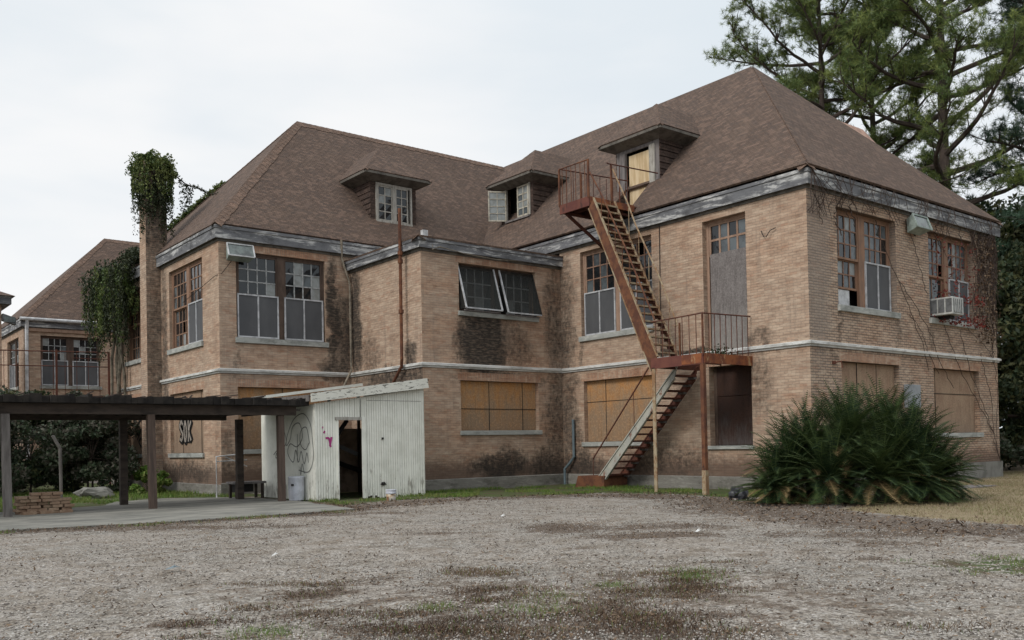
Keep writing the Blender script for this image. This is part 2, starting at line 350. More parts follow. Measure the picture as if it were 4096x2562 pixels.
M['rust_orange'] = rust('orange_rusted_rim', (.24, .085, .035), (.12, .042, .026), (.34, .21, .11), 1.8)
M['rust_cream'] = rust('cream_paint_over_rust', (.34, .28, .19), (.24, .14, .075), (.16, .07, .035), 3)
M['tread'] = rust('worn_tread', (.16, .12, .08), (.12, .07, .04), (.07, .038, .025), 4)
M['lower_paint'] = rust('pale_painted_stringer', (.33, .33, .30), (.40, .39, .34), (.19, .09, .06), 2.2)
def ply(name, a, b_, g, gz, grain=0):    # plywood greying towards a wavy weather line (real wear, low on the board)
    mt, nt, b = newmat(name); uv = nd(nt, 'ShaderNodeUVMap', uv_map='UVMap').outputs[0]
    n = noise(nt, vmap(nt, uv, (1.2, .7, 1)), 2, 6, .7); n2 = noise(nt, vmap(nt, uv, (7, 1.2, 1)), 2, 4, .6); n3 = noise(nt, uv, 22, 3, .7)
    if grain: n = mth(nt, 'ADD', mth(nt, 'MULTIPLY', n, .5), mth(nt, 'MULTIPLY', noise(nt, vmap(nt, uv, (16, .8, 1)), 2, 5, .7, .3), .5))
    col = mixc(nt, ramp(nt, n, .38, .64), a, b_)
    col = mixc(nt, mth(nt, 'MULTIPLY', ramp(nt, n3, .45, .66), .5), col, tuple(x*.42 for x in a))
    sp = nd(nt, 'ShaderNodeSeparateXYZ'); nt.links.new(uv, sp.inputs[0])
    w = ramp(nt, mth(nt, 'SUBTRACT', sp.outputs[1], mth(nt, 'MULTIPLY', mth(nt, 'ADD', n, n2), 1.9)), gz-.2, gz-2.0)
    col = mixc(nt, mth(nt, 'MULTIPLY', w, .65), col, g)
    n8 = noise(nt, vmap(nt, uv, (5, .45, 1), (2, 7, 0)), 1.6, 6, .72); col = mixc(nt, mth(nt, 'MULTIPLY', ramp(nt, n8, .5, .72), .6), col, tuple(x*.33 for x in a))
    n9 = noise(nt, vmap(nt, uv, (9, 7, 1), (5, 1, 0)), 1.6, 3, .6); col = mixc(nt, mth(nt, 'MULTIPLY', ramp(nt, n9, .5, .62), .25), col, tuple(min(1, x*1.5) for x in b_))
    nt.links.new(col, b.inputs['Base Color']); bump(nt, b, n2, .15, .006); return mt
M['ply_orange'] = ply('orange_plywood', (.45, .225, .085), (.37, .235, .130), (.20, .155, .115), 2.55)
M['ply_tan'] = ply('tan_plywood', (.33, .235, .160), (.27, .175, .120), (.22, .165, .12), 1.6)
M['ply_grey'] = ply('grey_plywood', (.135, .120, .115), (.215, .195, .188), (.25, .235, .215), 5.0, grain=1)
M['ply_dark'] = ply('dark_red_plywood', (.055, .028, .02), (.04, .024, .02), (.13, .115, .11), .9)
M['ply_pale'] = plain('new_plywood', (.68, .54, .35), .8, .3, 2.2, c2=(.50, .36, .20), stretch=(3, 3, .35))
M['shed_white'], nt, b = newmat('flaking_white_boards'); uv = nd(nt, 'ShaderNodeUVMap', uv_map='UVMap').outputs[0]
n = noise(nt, vmap(nt, uv, (5, .7, 1)), 2.2, 7, .72); n2 = noise(nt, vmap(nt, uv, (1, 1, 1)), 1.6, 5, .65)
sp = nd(nt, 'ShaderNodeSeparateXYZ'); nt.links.new(uv, sp.inputs[0])
lowm = ramp(nt, mth(nt, 'SUBTRACT', sp.outputs[1], mth(nt, 'MULTIPLY', n, 1.2)), .5, -.45)
col = mixc(nt, ramp(nt, n2, .35, .7), (.78, .78, .71), (.64, .64, .57))
thr = mth(nt, 'ADD', n, mth(nt, 'MULTIPLY', lowm, .13))
col = mixc(nt, mth(nt, 'MULTIPLY', ramp(nt, thr, .60, .76), .8), col, (.19, .17, .14))
nt.links.new(col, b.inputs['Base Color']); bump(nt, b, n, .3, .006)
M['shed_fascia'], nt, b = newmat('cracked_white_fascia'); uv = nd(nt, 'ShaderNodeUVMap', uv_map='UVMap').outputs[0]
n = noise(nt, vmap(nt, uv, (1.6, 6, 1)), 2.4, 8, .75, .6); n2 = noise(nt, uv, 1.2, 4, .6)
nt.links.new(mixc(nt, mth(nt, 'MULTIPLY', ramp(nt, n, .54, .60), .9), mixc(nt, n2, (.72, .72, .66), (.58, .57, .50)), (.06, .055, .045)), b.inputs['Base Color'])
M['black_paint'] = plain('black_spray_paint', (.012, .012, .013), .6, .1, 5, bmp=0)
M['grey_paint'] = plain('faded_black_paint', (.19, .19, .18), .8, .3, 5, bmp=0)
M['pale_paint'] = plain('pale_spray_paint', (.34, .30, .26), .7, .2, 5, bmp=0)
M['magenta'] = plain('magenta_paint', (.42, .05, .22), .6, .2, 5, bmp=0)
M['shed_inner'] = plain('bare_inner_boards', (.50, .37, .28), .9, .5, 2, c2=(.20, .14, .11))
M['plastic_white'] = plain('white_plastic', (.58, .60, .66), .45, .15, 3, .4, bmp=0)
M['plastic_bucket'] = plain('dirty_bucket', (.60, .58, .52), .5, .3, 4, .4, c2=(.36, .22, .09), stretch=(1, 1, 2), bmp=0)
M['brick_loose'] = plain('loose_brick', (.26, .165, .11), .9, .5, 3, c2=(.34, .25, .175))
M['concrete'] = plain('grey_concrete', (.21, .205, .185), .9, .3, 2, c2=(.13, .125, .11))
M['pipe_grey'] = plain('grey_pvc', (.13, .17, .19), .5, .2, 3, .4)
M['pipe_grey2'] = plain('galvanised_box', (.27, .29, .31), .5, .2, 2, .4)
M['pipe_white'] = plain('white_gutter', (.60, .61, .62), .5, .25, 3, .4)
M['pipe_tan'] = plain('tan_conduit', (.26, .22, .17), .7, .3, 5)
M['lamp_case'] = plain('pale_green_lamp', (.33, .40, .37), .5, .3, 4, .4, c2=(.20, .24, .22))
M['lamp_glass'] = plain('lamp_glass', (.13, .16, .15), .15, .3, 3, .6, c2=(.05, .06, .06), bmp=0)
M['ac'] = plain('off_white_metal', (.52, .53, .51), .5, .25, 4, .4); M['ac_dark'] = plain('vent_grey', (.15, .155, .16), .6, .3, 6)
M['wire'] = plain('black_wire', (.02, .018, .017), .7, .1, 4, bmp=0)
M['bag'] = plain('black_bag', (.018, .019, .024), .35, .2, 5, .5)
M['paper'] = plain('white_litter', (.55, .55, .54), .8, .1, 5, bmp=0)
M['bark'] = plain('pine_bark', (.085, .065, .055), .95, .5, 2.5, c2=(.045, .035, .03), stretch=(1, 1, .35), bmp=.5)
M['vinewood'] = plain('dry_vine', (.085, .060, .050), .9, .3, 5, bmp=0)
M['vinegrey'] = plain('grey_vine_stem', (.19, .165, .125), .9, .4, 3, bmp=.3)
M['needle'] = leafmat('pine_needles', (.070, .115, .040), (.145, .200, .060), (.24, .28, .08), .15)
M['needle_d'] = leafmat('bluish_pine_needles', (.035, .070, .048), (.060, .105, .060), None, .15)  # darker, bluer green than the other pines
M['oak'] = leafmat('oak_leaves', (.018, .032, .016), (.045, .062, .026), (.085, .085, .035), .2)
M['bushm'] = leafmat('shrub_leaves', (.030, .050, .026), (.065, .080, .045), (.10, .085, .07), .2)
M['ivy'] = leafmat('ivy_leaves', (.040, .070, .020), (.095, .140, .038), (.16, .18, .06), .25)
M['ivy_d'] = leafmat('dark_ivy', (.022, .032, .018), (.055, .065, .030), None, .2)
M['palm'] = leafmat('palm_leaflets', (.008, .022, .009), (.022, .046, .014), (.055, .085, .024), .12, .75)
M['palm_rib'] = plain('palm_rib', (.075, .105, .035), .6, .2, 3, bmp=0)
M['palm_dead'] = leafmat('dead_fronds', (.16, .11, .05), (.30, .22, .11), None, .15)
M['grass'] = leafmat('green_grass', (.070, .140, .022), (.16, .25, .05), (.18, .19, .06), .25)
M['drygrass'] = leafmat('dry_grass', (.21, .165, .10), (.34, .275, .175), (.17, .17, .075), .2)
M['litter'] = leafmat('dead_leaves', (.030, .019, .013), (.12, .072, .045), (.18, .125, .08), .05, .8)
M['redleaf'] = leafmat('red_leaves', (.12, .02, .02), (.22, .05, .035), None, .2)
M['pebble'] = leafmat('pebbles', (.09, .075, .065), (.36, .33, .29), (.48, .45, .42), 0, .8)
for k_, st, gr, red in (
    ('b_mf', [(-4.0, 5.6, 1.2, 1.5, 1.12), (-2.4, 5.4, .9, .9, .62), (-.35, 6.6, .55, 2.6, .66), (-.3, 2.4, .75, 2.6, .66), (-3.2, .85, 1.5, .6, .85), (-.9, .7, .9, .8, .75), (-3.0, 4.25, 2.4, .22, .7), (-3.6, 6.4, 1.6, .35, .6)], (), .5),
    ('b_rf', [(11.2, 6.5, .6, 3.2, .66), (11.1, 2.3, .8, 2.6, .70), (10.4, .8, 1.1, .7, .78), (1.9, 3.6, .5, 1.3, .5), (4.6, 4.75, 2.4, .18, .9), (6.45, 5.2, .16, .6, .6), (10.3, 5.1, .2, .7, .6), (6.2, 1.0, 2.4, .9, .55), (1.9, 5.0, .6, .3, .6)], (), .25),
    ('b_rs', [(4.0, 4.35, 5, .22, .45), (9.8, 5.0, 1.6, .4, .3), (1.7, 5.3, .15, .6, .55), (5.25, 5.2, .2, .7, .5), (7.6, 5.2, .2, .7, .5)], [(.5, 7.0, .75, 3.0, .95), (12, 7.5, .7, 2.0, .9)], .3),
    ('b_ms', [(16.35, 6.8, .5, 2.3, .95), (13.2, 4.25, 3.2, .5, .82), (12.3, 4.85, .5, .5, .8), (15.3, 5.2, 1, .8, .55)], (), .15),
    ('b_lf', [(-7.45, 7.0, .32, 2.2, 1.0), (-6.95, 6.2, .30, 1.9, .8), (-7.3, 4.8, .9, .5, .8), (-10, 9.4, 3, .25, .35), (-11.5, 5.1, .16, .7, .55), (-11.8, 1.5, .3, 1.3, .5)], (), .3),
    ('b_ls', [(23.0, 6, .45, 4.5, .7), (20.5, .8, 3, .5, .65), (17.1, 2, .25, 1.6, .4)], (), .3)):
    M[k_] = brick(k_.replace('b_', 'tan_brick_'), st, red=red, greys=gr, contrast=(1.9 if k_ == 'b_rs' else 1.0), base=.9, mortar=(.17, .14, .115) if k_ == 'b_rs' else (.305, .240, .185))
M['b_plain'] = brick('tan_brick', base=.8); M['b_lintel'] = brick('soldier_course_brick', c1=(.44, .28, .19), c2=(.34, .20, .135), vertical=True, red=.5)
M['b_chim'] = brick('chimney_brick', [(-12.2, 12, 2, 2.5, .8), (-12.2, 6, .8, 5, .6)], contrast=1.6)
M['b_chim_face'] = M['b_chim']
# ------------------------------------------------------------------ walls with openings
class Fr:      # a wall frame: s along the wall, n outwards
    def __init__(f, kind, c): f.k = kind; f.c = c        # 'x': plane x=c facing -x, s=y ; 'y': plane y=c facing -y, s=x
    def P(f, s, z, n=0): return (f.c-n, s, z) if f.k == 'x' else (s, f.c-n, z)
    def box(f, mb, s0, s1, z0, z1, n0, n1, mat):
        a = f.P(s0, z0, n0); b = f.P(s1, z1, n1); mb.box(a[0], b[0], a[1], b[1], a[2], b[2], mat)
    def quad(f, mb, s0, s1, z0, z1, n, mat):
        q = [f.P(s0, z0, n), f.P(s1, z0, n), f.P(s1, z1, n), f.P(s0, z1, n)]
        mb.poly(q if f.k == 'y' else q[::-1], mat)
def wall(parent, fr, s0, s1, z0, z1, holes, mat, depth=.34, name='wall'):
    mb = MB(); ss = sorted({s0, s1, *[h[0] for h in holes], *[h[1] for h in holes]}); zs = sorted({z0, z1, *[h[2] for h in holes], *[h[3] for h in holes]})
    for i in range(len(ss)-1):
        for j in range(len(zs)-1):
            cs, cz = (ss[i]+ss[i+1])/2, (zs[j]+zs[j+1])/2
            if any(h[0] < cs < h[1] and h[2] < cz < h[3] for h in holes): continue
            fr.quad(mb, ss[i], ss[i+1], zs[j], zs[j+1], 0, mat)
    for a, b, c, d in holes:
        P = fr.P
        mb.poly([P(a, c, 0), P(a, d, 0), P(a, d, -depth), P(a, c, -depth)], mat); mb.poly([P(b, c, 0), P(b, c, -depth), P(b, d, -depth), P(b, d, 0)], mat)
        mb.poly([P(a, d, 0), P(b, d, 0), P(b, d, -depth), P(a, d, -depth)], mat); mb.poly([P(a, c, 0), P(a, c, -depth), P(b, c, -depth), P(b, c, 0)], mat)
    return mb.build(name, parent)
def sash(parent, fr, s0, s1, z0, z1, n, cols, rows, mm, fm, glass=(.75, .15, .1), bar=.045, seed=0, fw=.07):
    R = random.Random(seed); mb = MB()
    fr.box(mb, s0, s0+fw, z0, z1, n, n+.06, fm); fr.box(mb, s1-fw, s1, z0, z1, n, n+.06, fm)
    fr.box(mb, s0+fw, s1-fw, z0, z0+fw, n, n+.058, fm); fr.box(mb, s0+fw, s1-fw, z1-fw, z1, n, n+.058, fm)
    a, b, c, d = s0+fw, s1-fw, z0+fw, z1-fw
    for i in range(1, cols):
        x = a+(b-a)*i/cols; fr.box(mb, x-bar/2, x+bar/2, c, d, n+.005, n+.045, mm)
    for j in range(1, rows):
        zz = c+(d-c)*j/rows; fr.box(mb, a, b, zz-bar/2, zz+bar/2, n+.008, n+.041, mm)
    o = mb.build('sash', parent)
    g = MB()
    for i in range(cols):
        for j in range(rows):
            r = R.random(); x0 = a+(b-a)*i/cols; x1 = a+(b-a)*(i+1)/cols; q0 = c+(d-c)*j/rows; q1 = c+(d-c)*(j+1)/rows
            if r < glass[0]: mt = M['glass']
            elif r < glass[0]+glass[1]: mt = M['glass_dusty']
            elif r < glass[0]+glass[1]+glass[2]: mt = M['glass_pale']
            else: continue
            t = (R.random()-.5)*.012
            pts = [fr.P(x0, q0, n+.02+t), fr.P(x1, q0, n+.02-t), fr.P(x1, q1, n+.02+t), fr.P(x0, q1, n+.02-t)]
            g.poly(pts if fr.k == 'y' else pts[::-1], mt)
    if g.f: g.build('pane', parent)
    return o
def screen(parent, fr, s0, s1, z0, z1, n, fm=None, sm=None, bar=.055):
    fm = fm or M['alu']; sm = sm or M['screen']; mb = MB(); mid = (s0+s1)/2
    for x in (s0, mid-bar/2, s1-bar): fr.box(mb, x, x+bar, z0, z1, n, n+.05, fm)
    for a, b in ((s0+bar, mid-bar/2), (mid+bar/2, s1-bar)):
        for zz in (z0, z1-bar): fr.box(mb, a, b, zz, zz+bar, n+.001, n+.048, fm)
    for a, b in ((s0+bar, mid-bar/2), (mid+bar/2, s1-bar)): fr.quad(mb, a, b, z0+bar, z1-bar, n+.02, sm)
    o = mb.build('screen', parent); return o
def sill(parent, fr, s0, s1, z, h=.2, mat=None):
    mb = MB(); fr.box(mb, s0-.06, s1+.1, z-h, z, -.33, .09, mat or M['stone']); return mb.build('sill', parent, bevel=.012)
def upper_window(parent, fr, s0, s1, z0, z1, wood, mm, units, glass, seed, label=None, depth=.26, mid=.30):
    mb = MB(); fw = .085; mm_ = (s0+s1)/2; n = -depth
    for a, b in ((s0, s0+fw), (s1-fw, s1), (mm_-mid/2, mm_+mid/2)): fr.box(mb, a, b, z0, z1, n, n+.1, wood)
    for a, b in ((s0+fw, mm_-mid/2), (mm_+mid/2, s1-fw)):
        fr.box(mb, a, b, z1-fw, z1, n, n+.098, wood); fr.box(mb, a, b, z0, z0+.05, n, n+.098, wood)
    w = mb.build('window', parent)
    if label: w['label'] = label
    zm = z0+(z1-z0)*.50
    db = MB(); fr.quad(db, s0, s1, z0, z1, -.62, M['dark']); db.build('dark_backing', w)  # flat dark sheet in place of the room's shade
    for u, (a, b) in enumerate(((s0+fw, mm_-mid/2), (mm_+mid/2, s1-fw))):
        kind = units[u]
        sash(w, fr, a, b, zm, z1-fw, n+.02, 4, 3, mm, wood, glass, seed=seed+u)
        if kind == 'screen':
            screen(w, fr, a-.02, b+.02, z0+.03, zm+.05, n+.10)
        elif kind == 'sash': sash(w, fr, a, b, z0+.05, zm+.03, n-.05, 4, 3, mm, wood, glass, seed=seed+9+u)
        elif kind == 'open':
            sash(w, fr, a, b, z0+.62, zm+.03, n-.05, 4, 2, mm, wood, glass, seed=seed+9+u)
            pb = MB(); fr.box(pb, a+.02, a+(b-a)*.72, z0+.05, z0+.60, n-.04, n-.02, M['pipe_white']); pb.build('patch_panel', w)
        elif kind == 'bare': sash(w, fr, a, b, z0+.05, zm+.03, n-.05, 2, 1, mm, wood, (.5, .5, 0), seed=seed+9+u)
    sill(w, fr, s0, s1, z0)
    return w
def board(parent, fr, s0, s1, z0, z1, mat, seams_s=(), seams_z=(), depth=.20, label=None, reveal=None):
    mb = MB(); ss = [s0, *seams_s, s1]; zs = [z0, *seams_z, z1]; R = random.Random(int(s0*100))
    for i in range(len(ss)-1):
        for j in range(len(zs)-1):
            dn = R.random()*.02
            fr.box(mb, ss[i]+.008, ss[i+1]-.008, zs[j]+.008, zs[j+1]-.008, -depth-.03, -depth+dn, mat)
    for q in seams_s: fr.box(mb, q-.012, q+.012, z0, z1, -depth+.005, -depth+.024, M['wire'])
    for q in seams_z:
        fr.box(mb, s0, s1, q-.012, q+.012, -depth+.006, -depth+.0225, M['wire'])
    fr.quad(mb, s0, s1, z0, z1, -depth-.06, M['dark'])
    o = mb.build('boarded_window', parent, bevel=.004)
    if label: o['label'] = label
    return o
def lintel(parent, fr, s0, s1, z, h=.30):
    mb = MB(); fr.box(mb, s0-.12, s1+.12, z+.005, z+h, -.05, .004, M['b_lintel']); return mb.build('lintel', parent)
ZE0, ZE1 = 9.47, 10.02
RF, RS, MF, MS, LF, LS = Fr('x', 0), Fr('y', 0), Fr('y', 11.47), Fr('x', -6.71), Fr('y', 16.8), Fr('x', -12.12)
SCH = thing('brick_school_building', (0, 11.47, 0), 'large two storey tan brick building with brown hip roof, dormers and boarded windows', 'building')
wall(SCH, RF, 0, 11.47, 0, 9.75, [(6.45, 10.25, 5.85, 9.2), (2.30, 4.10, 4.66, 9.15), (6.42, 10.2, 1.68, 4.08), (2.2, 3.95, 1.46, 4.15)], M['b_rf'])
wall(SCH, RS, 0, 12.8, 0, 9.75, [(1.64, 5.25, 5.9, 9.06), (7.52, 11.0, 5.9, 9.06), (1.72, 5.28, 1.7, 4.1), (7.66, 11.2, 1.75, 4.1)], M['b_rs'])
wall(SCH, MF, -6.71, 0, 0, 9.0, [(-5.05, -1.32, 6.65, 8.46), (-5.05, -1.27, 2.19, 4.07)], M['b_mf'])
wall(SCH, MS, 11.47, 16.8, 0, 9.0, [], M['b_ms'])
wall(SCH, LF, -12.12, 0, 0, 9.75, [(-11.46, -7.8, 5.85, 9.1), (-11.45, -7.8, 1.65, 4.0)], M['b_lf'])
wall(SCH, LS, 16.8, 29.2, 0, 9.75, [(18.5, 22.35, 5.85, 9.1), (24.9, 28.4, 5.85, 9.1), (18.55, 22.4, 1.55, 4.0), (24.9, 28.4, 1.55, 4.0)], M['b_ls'])
mb = MB()   # hidden sides
mb.poly([(12.8, 0, 0), (12.8, 46, 0), (12.8, 46, 9.75), (12.8, 0, 9.75)], M['b_plain']); mb.poly([(-12.12, 29.2, 0), (0, 29.2, 0), (0, 29.2, 9.75), (-12.12, 29.2, 9.75)], M['b_plain'])
mb.poly([(0, 29.2, 0), (0, 46, 0), (0, 46, 9.75), (0, 29.2, 9.75)], M['b_plain']); mb.build('rear_wall', SCH)
# lintels
for fr, a, b, zz in ((RF, 6.42, 10.2, 4.08), (RF, 2.2, 3.95, 4.15), (RS, 1.72, 5.28, 4.1), (RS, 7.66, 11.2, 4.1), (MF, -5.05, -1.27, 4.07), (LF, -11.45, -7.8, 4.0), (LS, 18.55, 22.4, 4.0), (LS, 24.9, 28.4, 4.0),
                     (MF, -5.05, -1.32, 8.46), (LF, -11.46, -7.8, 9.1)): lintel(SCH, fr, a, b, zz, .30 if zz < 9 else .26)
# string course: two-step moulding all round, mitred at the corners
def run(mb, fr, s0, s1, e0, e1, prof, mat):   # prof: list of (n,z); e = 1 outer mitre, -1 inner mitre, 0 square
    P = []
    for n, zz in prof: P.append((fr.P(s0-e0*n, zz, n), fr.P(s1+e1*n, zz, n)))
    for i in range(len(P)):
        a, b = P[i], P[(i+1) % len(P)]; mb.poly([a[0], a[1], b[1], b[0]], mat)
segs = [(RF, 0, 11.47, 1, -1), (RS, 0, 12.8, 1, 1), (MF, -6.71, 0, 1, -1), (MS, 11.47, 16.8, 1, -1), (LF, -12.12, -6.71, 1, -1)]
def course(prof, name, mat, zoff=0, segs=segs, parent=SCH):
    mb = MB()
    for fr, a, b, e0, e1 in segs: run(mb, fr, a, b, e0, e1, [(n, zz+zoff) for n, zz in prof], mat)
    return mb.build(name, parent)
prof = [(-.02, 4.50), (.05, 4.50), (.06, 4.56), (.115, 4.57), (.115, 4.65), (-.02, 4.69)]
sc_ = course(prof, 'string_course', M['band'])
sc_['label'] = 'pale stone band around the brick walls'
course(prof, 'string_course', M['band'], segs=[(LS, 16.8, 23.35, 1, 0), (LS, 24.3, 29.2, 0, 0)])
course([(-.02, -.1), (.035, -.1), (.035, .40), (.0, .43), (-.02, .43)], 'plinth', M['plinth'])
mb = MB(); run(mb, LS, 16.8, 29.2, 1, 0, [(-.02, -.1), (.035, -.1), (.035, .35), (-.02, .38)], M['plinth']); mb.build('plinth', SCH)
mb = MB(); mb.box(9.6, 12.9, -.06, .02, -.1, .62, M['concrete']); mb.build('concrete_corner_base', SCH)
# windows
upper_window(SCH, RF, 6.45, 10.25, 5.85, 9.2, M['wood_pink'], M['muntin_rust'], ('screen', 'screen'), (.75, .18, .05), 3, mid=.30)
upper_window(SCH, RS, 1.64, 5.25, 5.9, 9.06, M['wood_orange'], M['muntin_rust'], ('open', 'screen'), (.45, .4, .15), 11, depth=.32, mid=.34)
upper_window(SCH, RS, 7.52, 11.0, 5.9, 9.06, M['wood_orange'], M['muntin_rust'], ('bare', 'screen'), (.25, .6, .12), 21, depth=.32, mid=.3)
upper_window(SCH, LF, -11.46, -7.8, 5.85, 9.1, M['wood_brown'], M['muntin_pale'], ('screen', 'screen'), (.72, .12, .14), 31, depth=.2, mid=.28)
upper_window(SCH, LS, 18.5, 22.35, 5.85, 9.1, M['wood_orange'], M['wood_orange'], ('screen', 'sash'), (.8, .1, .05), 41, depth=.22)
upper_window(SCH, LS, 24.9, 28.4, 5.85, 9.1, M['wood_orange'], M['wood_orange'], ('sash', 'sash'), (.6, .1, .1), 51, depth=.22)
# boarded openings
board(SCH, RF, 6.42, 10.2, 1.68, 4.08, M['ply_orange'], (9.15,), (3.25,), label='orange plywood board behind the lower stair'); 
board(SCH, MF, -5.05, -1.27, 2.19, 4.07, M['ply_orange'], (-3.6, -1.95), (3.02,), label='orange plywood board under the tilted window screens')
board(SCH, RS, 1.72, 5.28, 1.7, 4.1, M['ply_tan'], (2.9, 4.1), (3.05,)); board(SCH, RS, 7.66, 11.2, 1.75, 4.1, M['ply_tan'], (8.1,), (3.2,))
board(SCH, LF, -11.45, -7.8, 1.65, 4.0, M['ply_orange'], (-9.6,), ()); 
lb = board(SCH, LS, 18.55, 22.4, 1.55, 4.0, M['ply_tan'], (19.1, 21.2), (3.2,), depth=.14, label='board with black bubble letter graffiti')
lb2 = board(SCH, LS, 24.9, 28.4, 1.55, 4.0, M['ply_tan'], (25.6,), (3.2,), depth=.14)
for fr, a, b, zz in ((RF, 6.42, 10.2, 1.68), (MF, -5.05, -1.27, 2.19), (RS, 1.72, 5.28, 1.7), (RS, 7.66, 11.2, 1.75), (LF, -11.45, -7.8, 1.65), (LS, 18.55, 22.4, 1.55), (LS, 24.9, 28.4, 1.55), (RF, 2.2, 3.95, 1.46)):
    sill(SCH, fr, a, b, zz, .17 if zz > 1.5 else .12)
# door turned into a boarded opening above the landing
mb = MB()
for a, b in ((2.3, 2.39), (4.0, 4.10)): RF.box(mb, a, b, 4.66, 9.15, -.34, -.22, M['wood_pink'])
RF.box(mb, 2.39, 4.0, 9.06, 9.15, -.34, -.222, M['wood_pink']); dr = mb.build('boarded_door', SCH); dr['label'] = 'grey plywood sheet closing the doorway above the landing'
sash(dr, RF, 2.39, 4.0, 7.95, 9.06, -.30, 4, 2, M['wood_pink'], M['wood_pink'], (.6, .4, 0), seed=5, bar=.07)
mb = MB(); RF.box(mb, 2.36, 3.93, 4.68, 8.02, -.22, -.19, M['ply_grey']); mb.build('plywood_sheet', dr)
mb = MB(); RF.quad(mb, 2.3, 4.1, 4.66, 9.15, -.5, M['dark']); mb.build('dark_backing', dr)
mb = MB(); RF.box(mb, 2.2, 2.3, 1.46, 4.15, -.33, -.26, M['wood_brown']); RF.box(mb, 3.82, 3.95, 1.46, 4.15, -.33, -.26, M['wood_brown'])
RF.box(mb, 2.3, 3.82, 1.48, 3.12, -.31, -.28, M['ply_dark']); RF.box(mb, 2.3, 3.82, 3.14, 4.15, -.31, -.27, M['ply_dark']); mb.build('boarded_window', SCH)['label'] = 'dark red board under the landing'
# opening with two tilted screens in the middle block
w = MB(); MF.box(w, -5.05, -4.97, 6.65, 8.46, -.3, -.2, M['wood_brown']); MF.box(w, -1.40, -1.32, 6.65, 8.46, -.3, -.2, M['wood_brown']); MF.box(w, -3.3, -3.06, 6.65, 8.46, -.3, -.2, M['wood_brown'])
MF.box(w, -4.97, -3.3, 8.38, 8.46, -.3, -.2, M['wood_brown']); MF.box(w, -3.06, -1.40, 8.38, 8.46, -.3, -.2, M['wood_brown'])
w = w.build('window', SCH); w['label'] = 'wide window with two insect screens tilted outwards'
sash(w, MF, -4.97, -3.3, 6.68, 8.38, -.28, 4, 3, M['muntin_pale'], M['wood_brown'], (.6, .2, .1), seed=61); sash(w, MF, -3.06, -1.4, 6.68, 8.38, -.28, 4, 3, M['muntin_pale'], M['wood_brown'], (.6, .2, .1), seed=62)
mb = MB(); MF.quad(mb, -5.05, -1.32, 6.65, 8.46, -.6, M['dark']); mb.build('dark_backing', w); sill(w, MF, -5.05, -1.32, 6.65, .17)
def tilted(s0, s1, ztop, zbot, n0, n1):
    mb = MB(); T = lambda s, t, o=0: MF.P(s, ztop+(zbot-ztop)*t, n0+(n1-n0)*t+o); b = .05
    A = [T(s0, 0), T(s1, 0), T(s1, 1), T(s0, 1)]
    for p, q in ((1, 2), (2, 3), (3, 0)): mb.beam(A[p], A[q], .055, .05, M['alu'] if (p, q) != (1, 2) or s0 < -4 else M['screen_dark'])
    mb.poly([MF.P(s0, zbot, -.1), T(s0, 1), T(s0, 0)], M['screen_dark']); mb.poly([MF.P(s1, zbot, -.1), T(s1, 1), T(s1, 0)], M['screen_dark'])
    mb.beam(MF.P(s0, zbot-.07, n1-.14), MF.P(s1, zbot-.07, n1-.14), .05, .05, M['grey_wood'])
    mb.poly([T(s0, 0, -.01), T(s0, 1, -.01), T(s1, 1, -.01), T(s1, 0, -.01)], M['mesh'])
    # side stays
    mb.beam(MF.P(s0+.02, zbot+.05, -.2), T(s0+.02, 1), .03, .03, M['alu'])
    return mb.build('tilted_screen', w)
tilted(-4.98, -3.30, 8.40, 6.74, -.16, .38); tilted(-3.02, -1.36, 8.40, 6.70, -.16, .40)
# ------------------------------------------------------------------ roofs
KZ = 1.068; o_ = .18
roof = MB(); SH = M['shingle']
EX0 = -o_; RY0 = -o_; RAX, RAY, RZ = 6.41, 6.59, 16.9
LX0, LY0 = -12.12-o_, 16.8-o_; LAX, LAY = -5.93, 22.99; VEND = 29.38
def zR(x): return ZE1+(x-EX0)*(RZ-ZE1)/(RAX-EX0)
t = .06
A = (EX0, RY0, ZE1); Bc = (12.98, RY0, ZE1); AP = (RAX, RAY, RZ)
V1 = (EX0, LY0, ZE1); VX = (RAX, LAY, RZ)
NY0, NY1, NX = 7.55, 8.85, 1.23      # notch for the attic door
roof.poly([A, (EX0, NY0, ZE1), (NX, NY0, zR(NX)), (NX, NY1, zR(NX)), (EX0, NY1, ZE1), V1, VX, AP], SH)
roof.poly([A, AP, Bc], SH)
roof.poly([Bc, AP, (RAX, 52, RZ), (12.98, 46, ZE1)], SH)
roof.poly([(LX0, LY0, ZE1), V1, VX, (LAX, LAY, RZ)][::1], SH)
roof.poly([(LX0, LY0, ZE1), (LAX, LAY, RZ), (LX0, VEND, ZE1)], SH)
roof.poly([(LX0, VEND, ZE1), (LAX, LAY, RZ), VX, (EX0, VEND, ZE1)], SH)
roof.poly([VX, (RAX, 52, RZ), (EX0, 46, ZE1), (EX0, VEND, ZE1)], SH)
ro = roof.build('roof', SCH)
sol = ro.modifiers.new('thick', 'SOLIDIFY'); sol.thickness = .07; sol.offset = -1
# notch cheeks
mb = MB(); zf = 10.30
mb.poly([(EX0, NY0, ZE1-.05), (NX, NY0, ZE1-.05), (NX, NY0, zR(NX)-.02), (EX0, NY0, ZE1-.02)], M['shingle_wall'])
mb.poly([(EX0, NY1, ZE1-.05), (NX, NY1, ZE1-.05), (NX, NY1, zR(NX)-.02), (EX0, NY1, ZE1-.02)], M['shingle_wall'])
mb.poly([(EX0, NY0, ZE1+.05), (NX, NY0, ZE1+.05), (NX, NY1, ZE1+.05), (EX0, NY1, ZE1+.05)], M['rust_dark']); mb.build('door_well', ro)
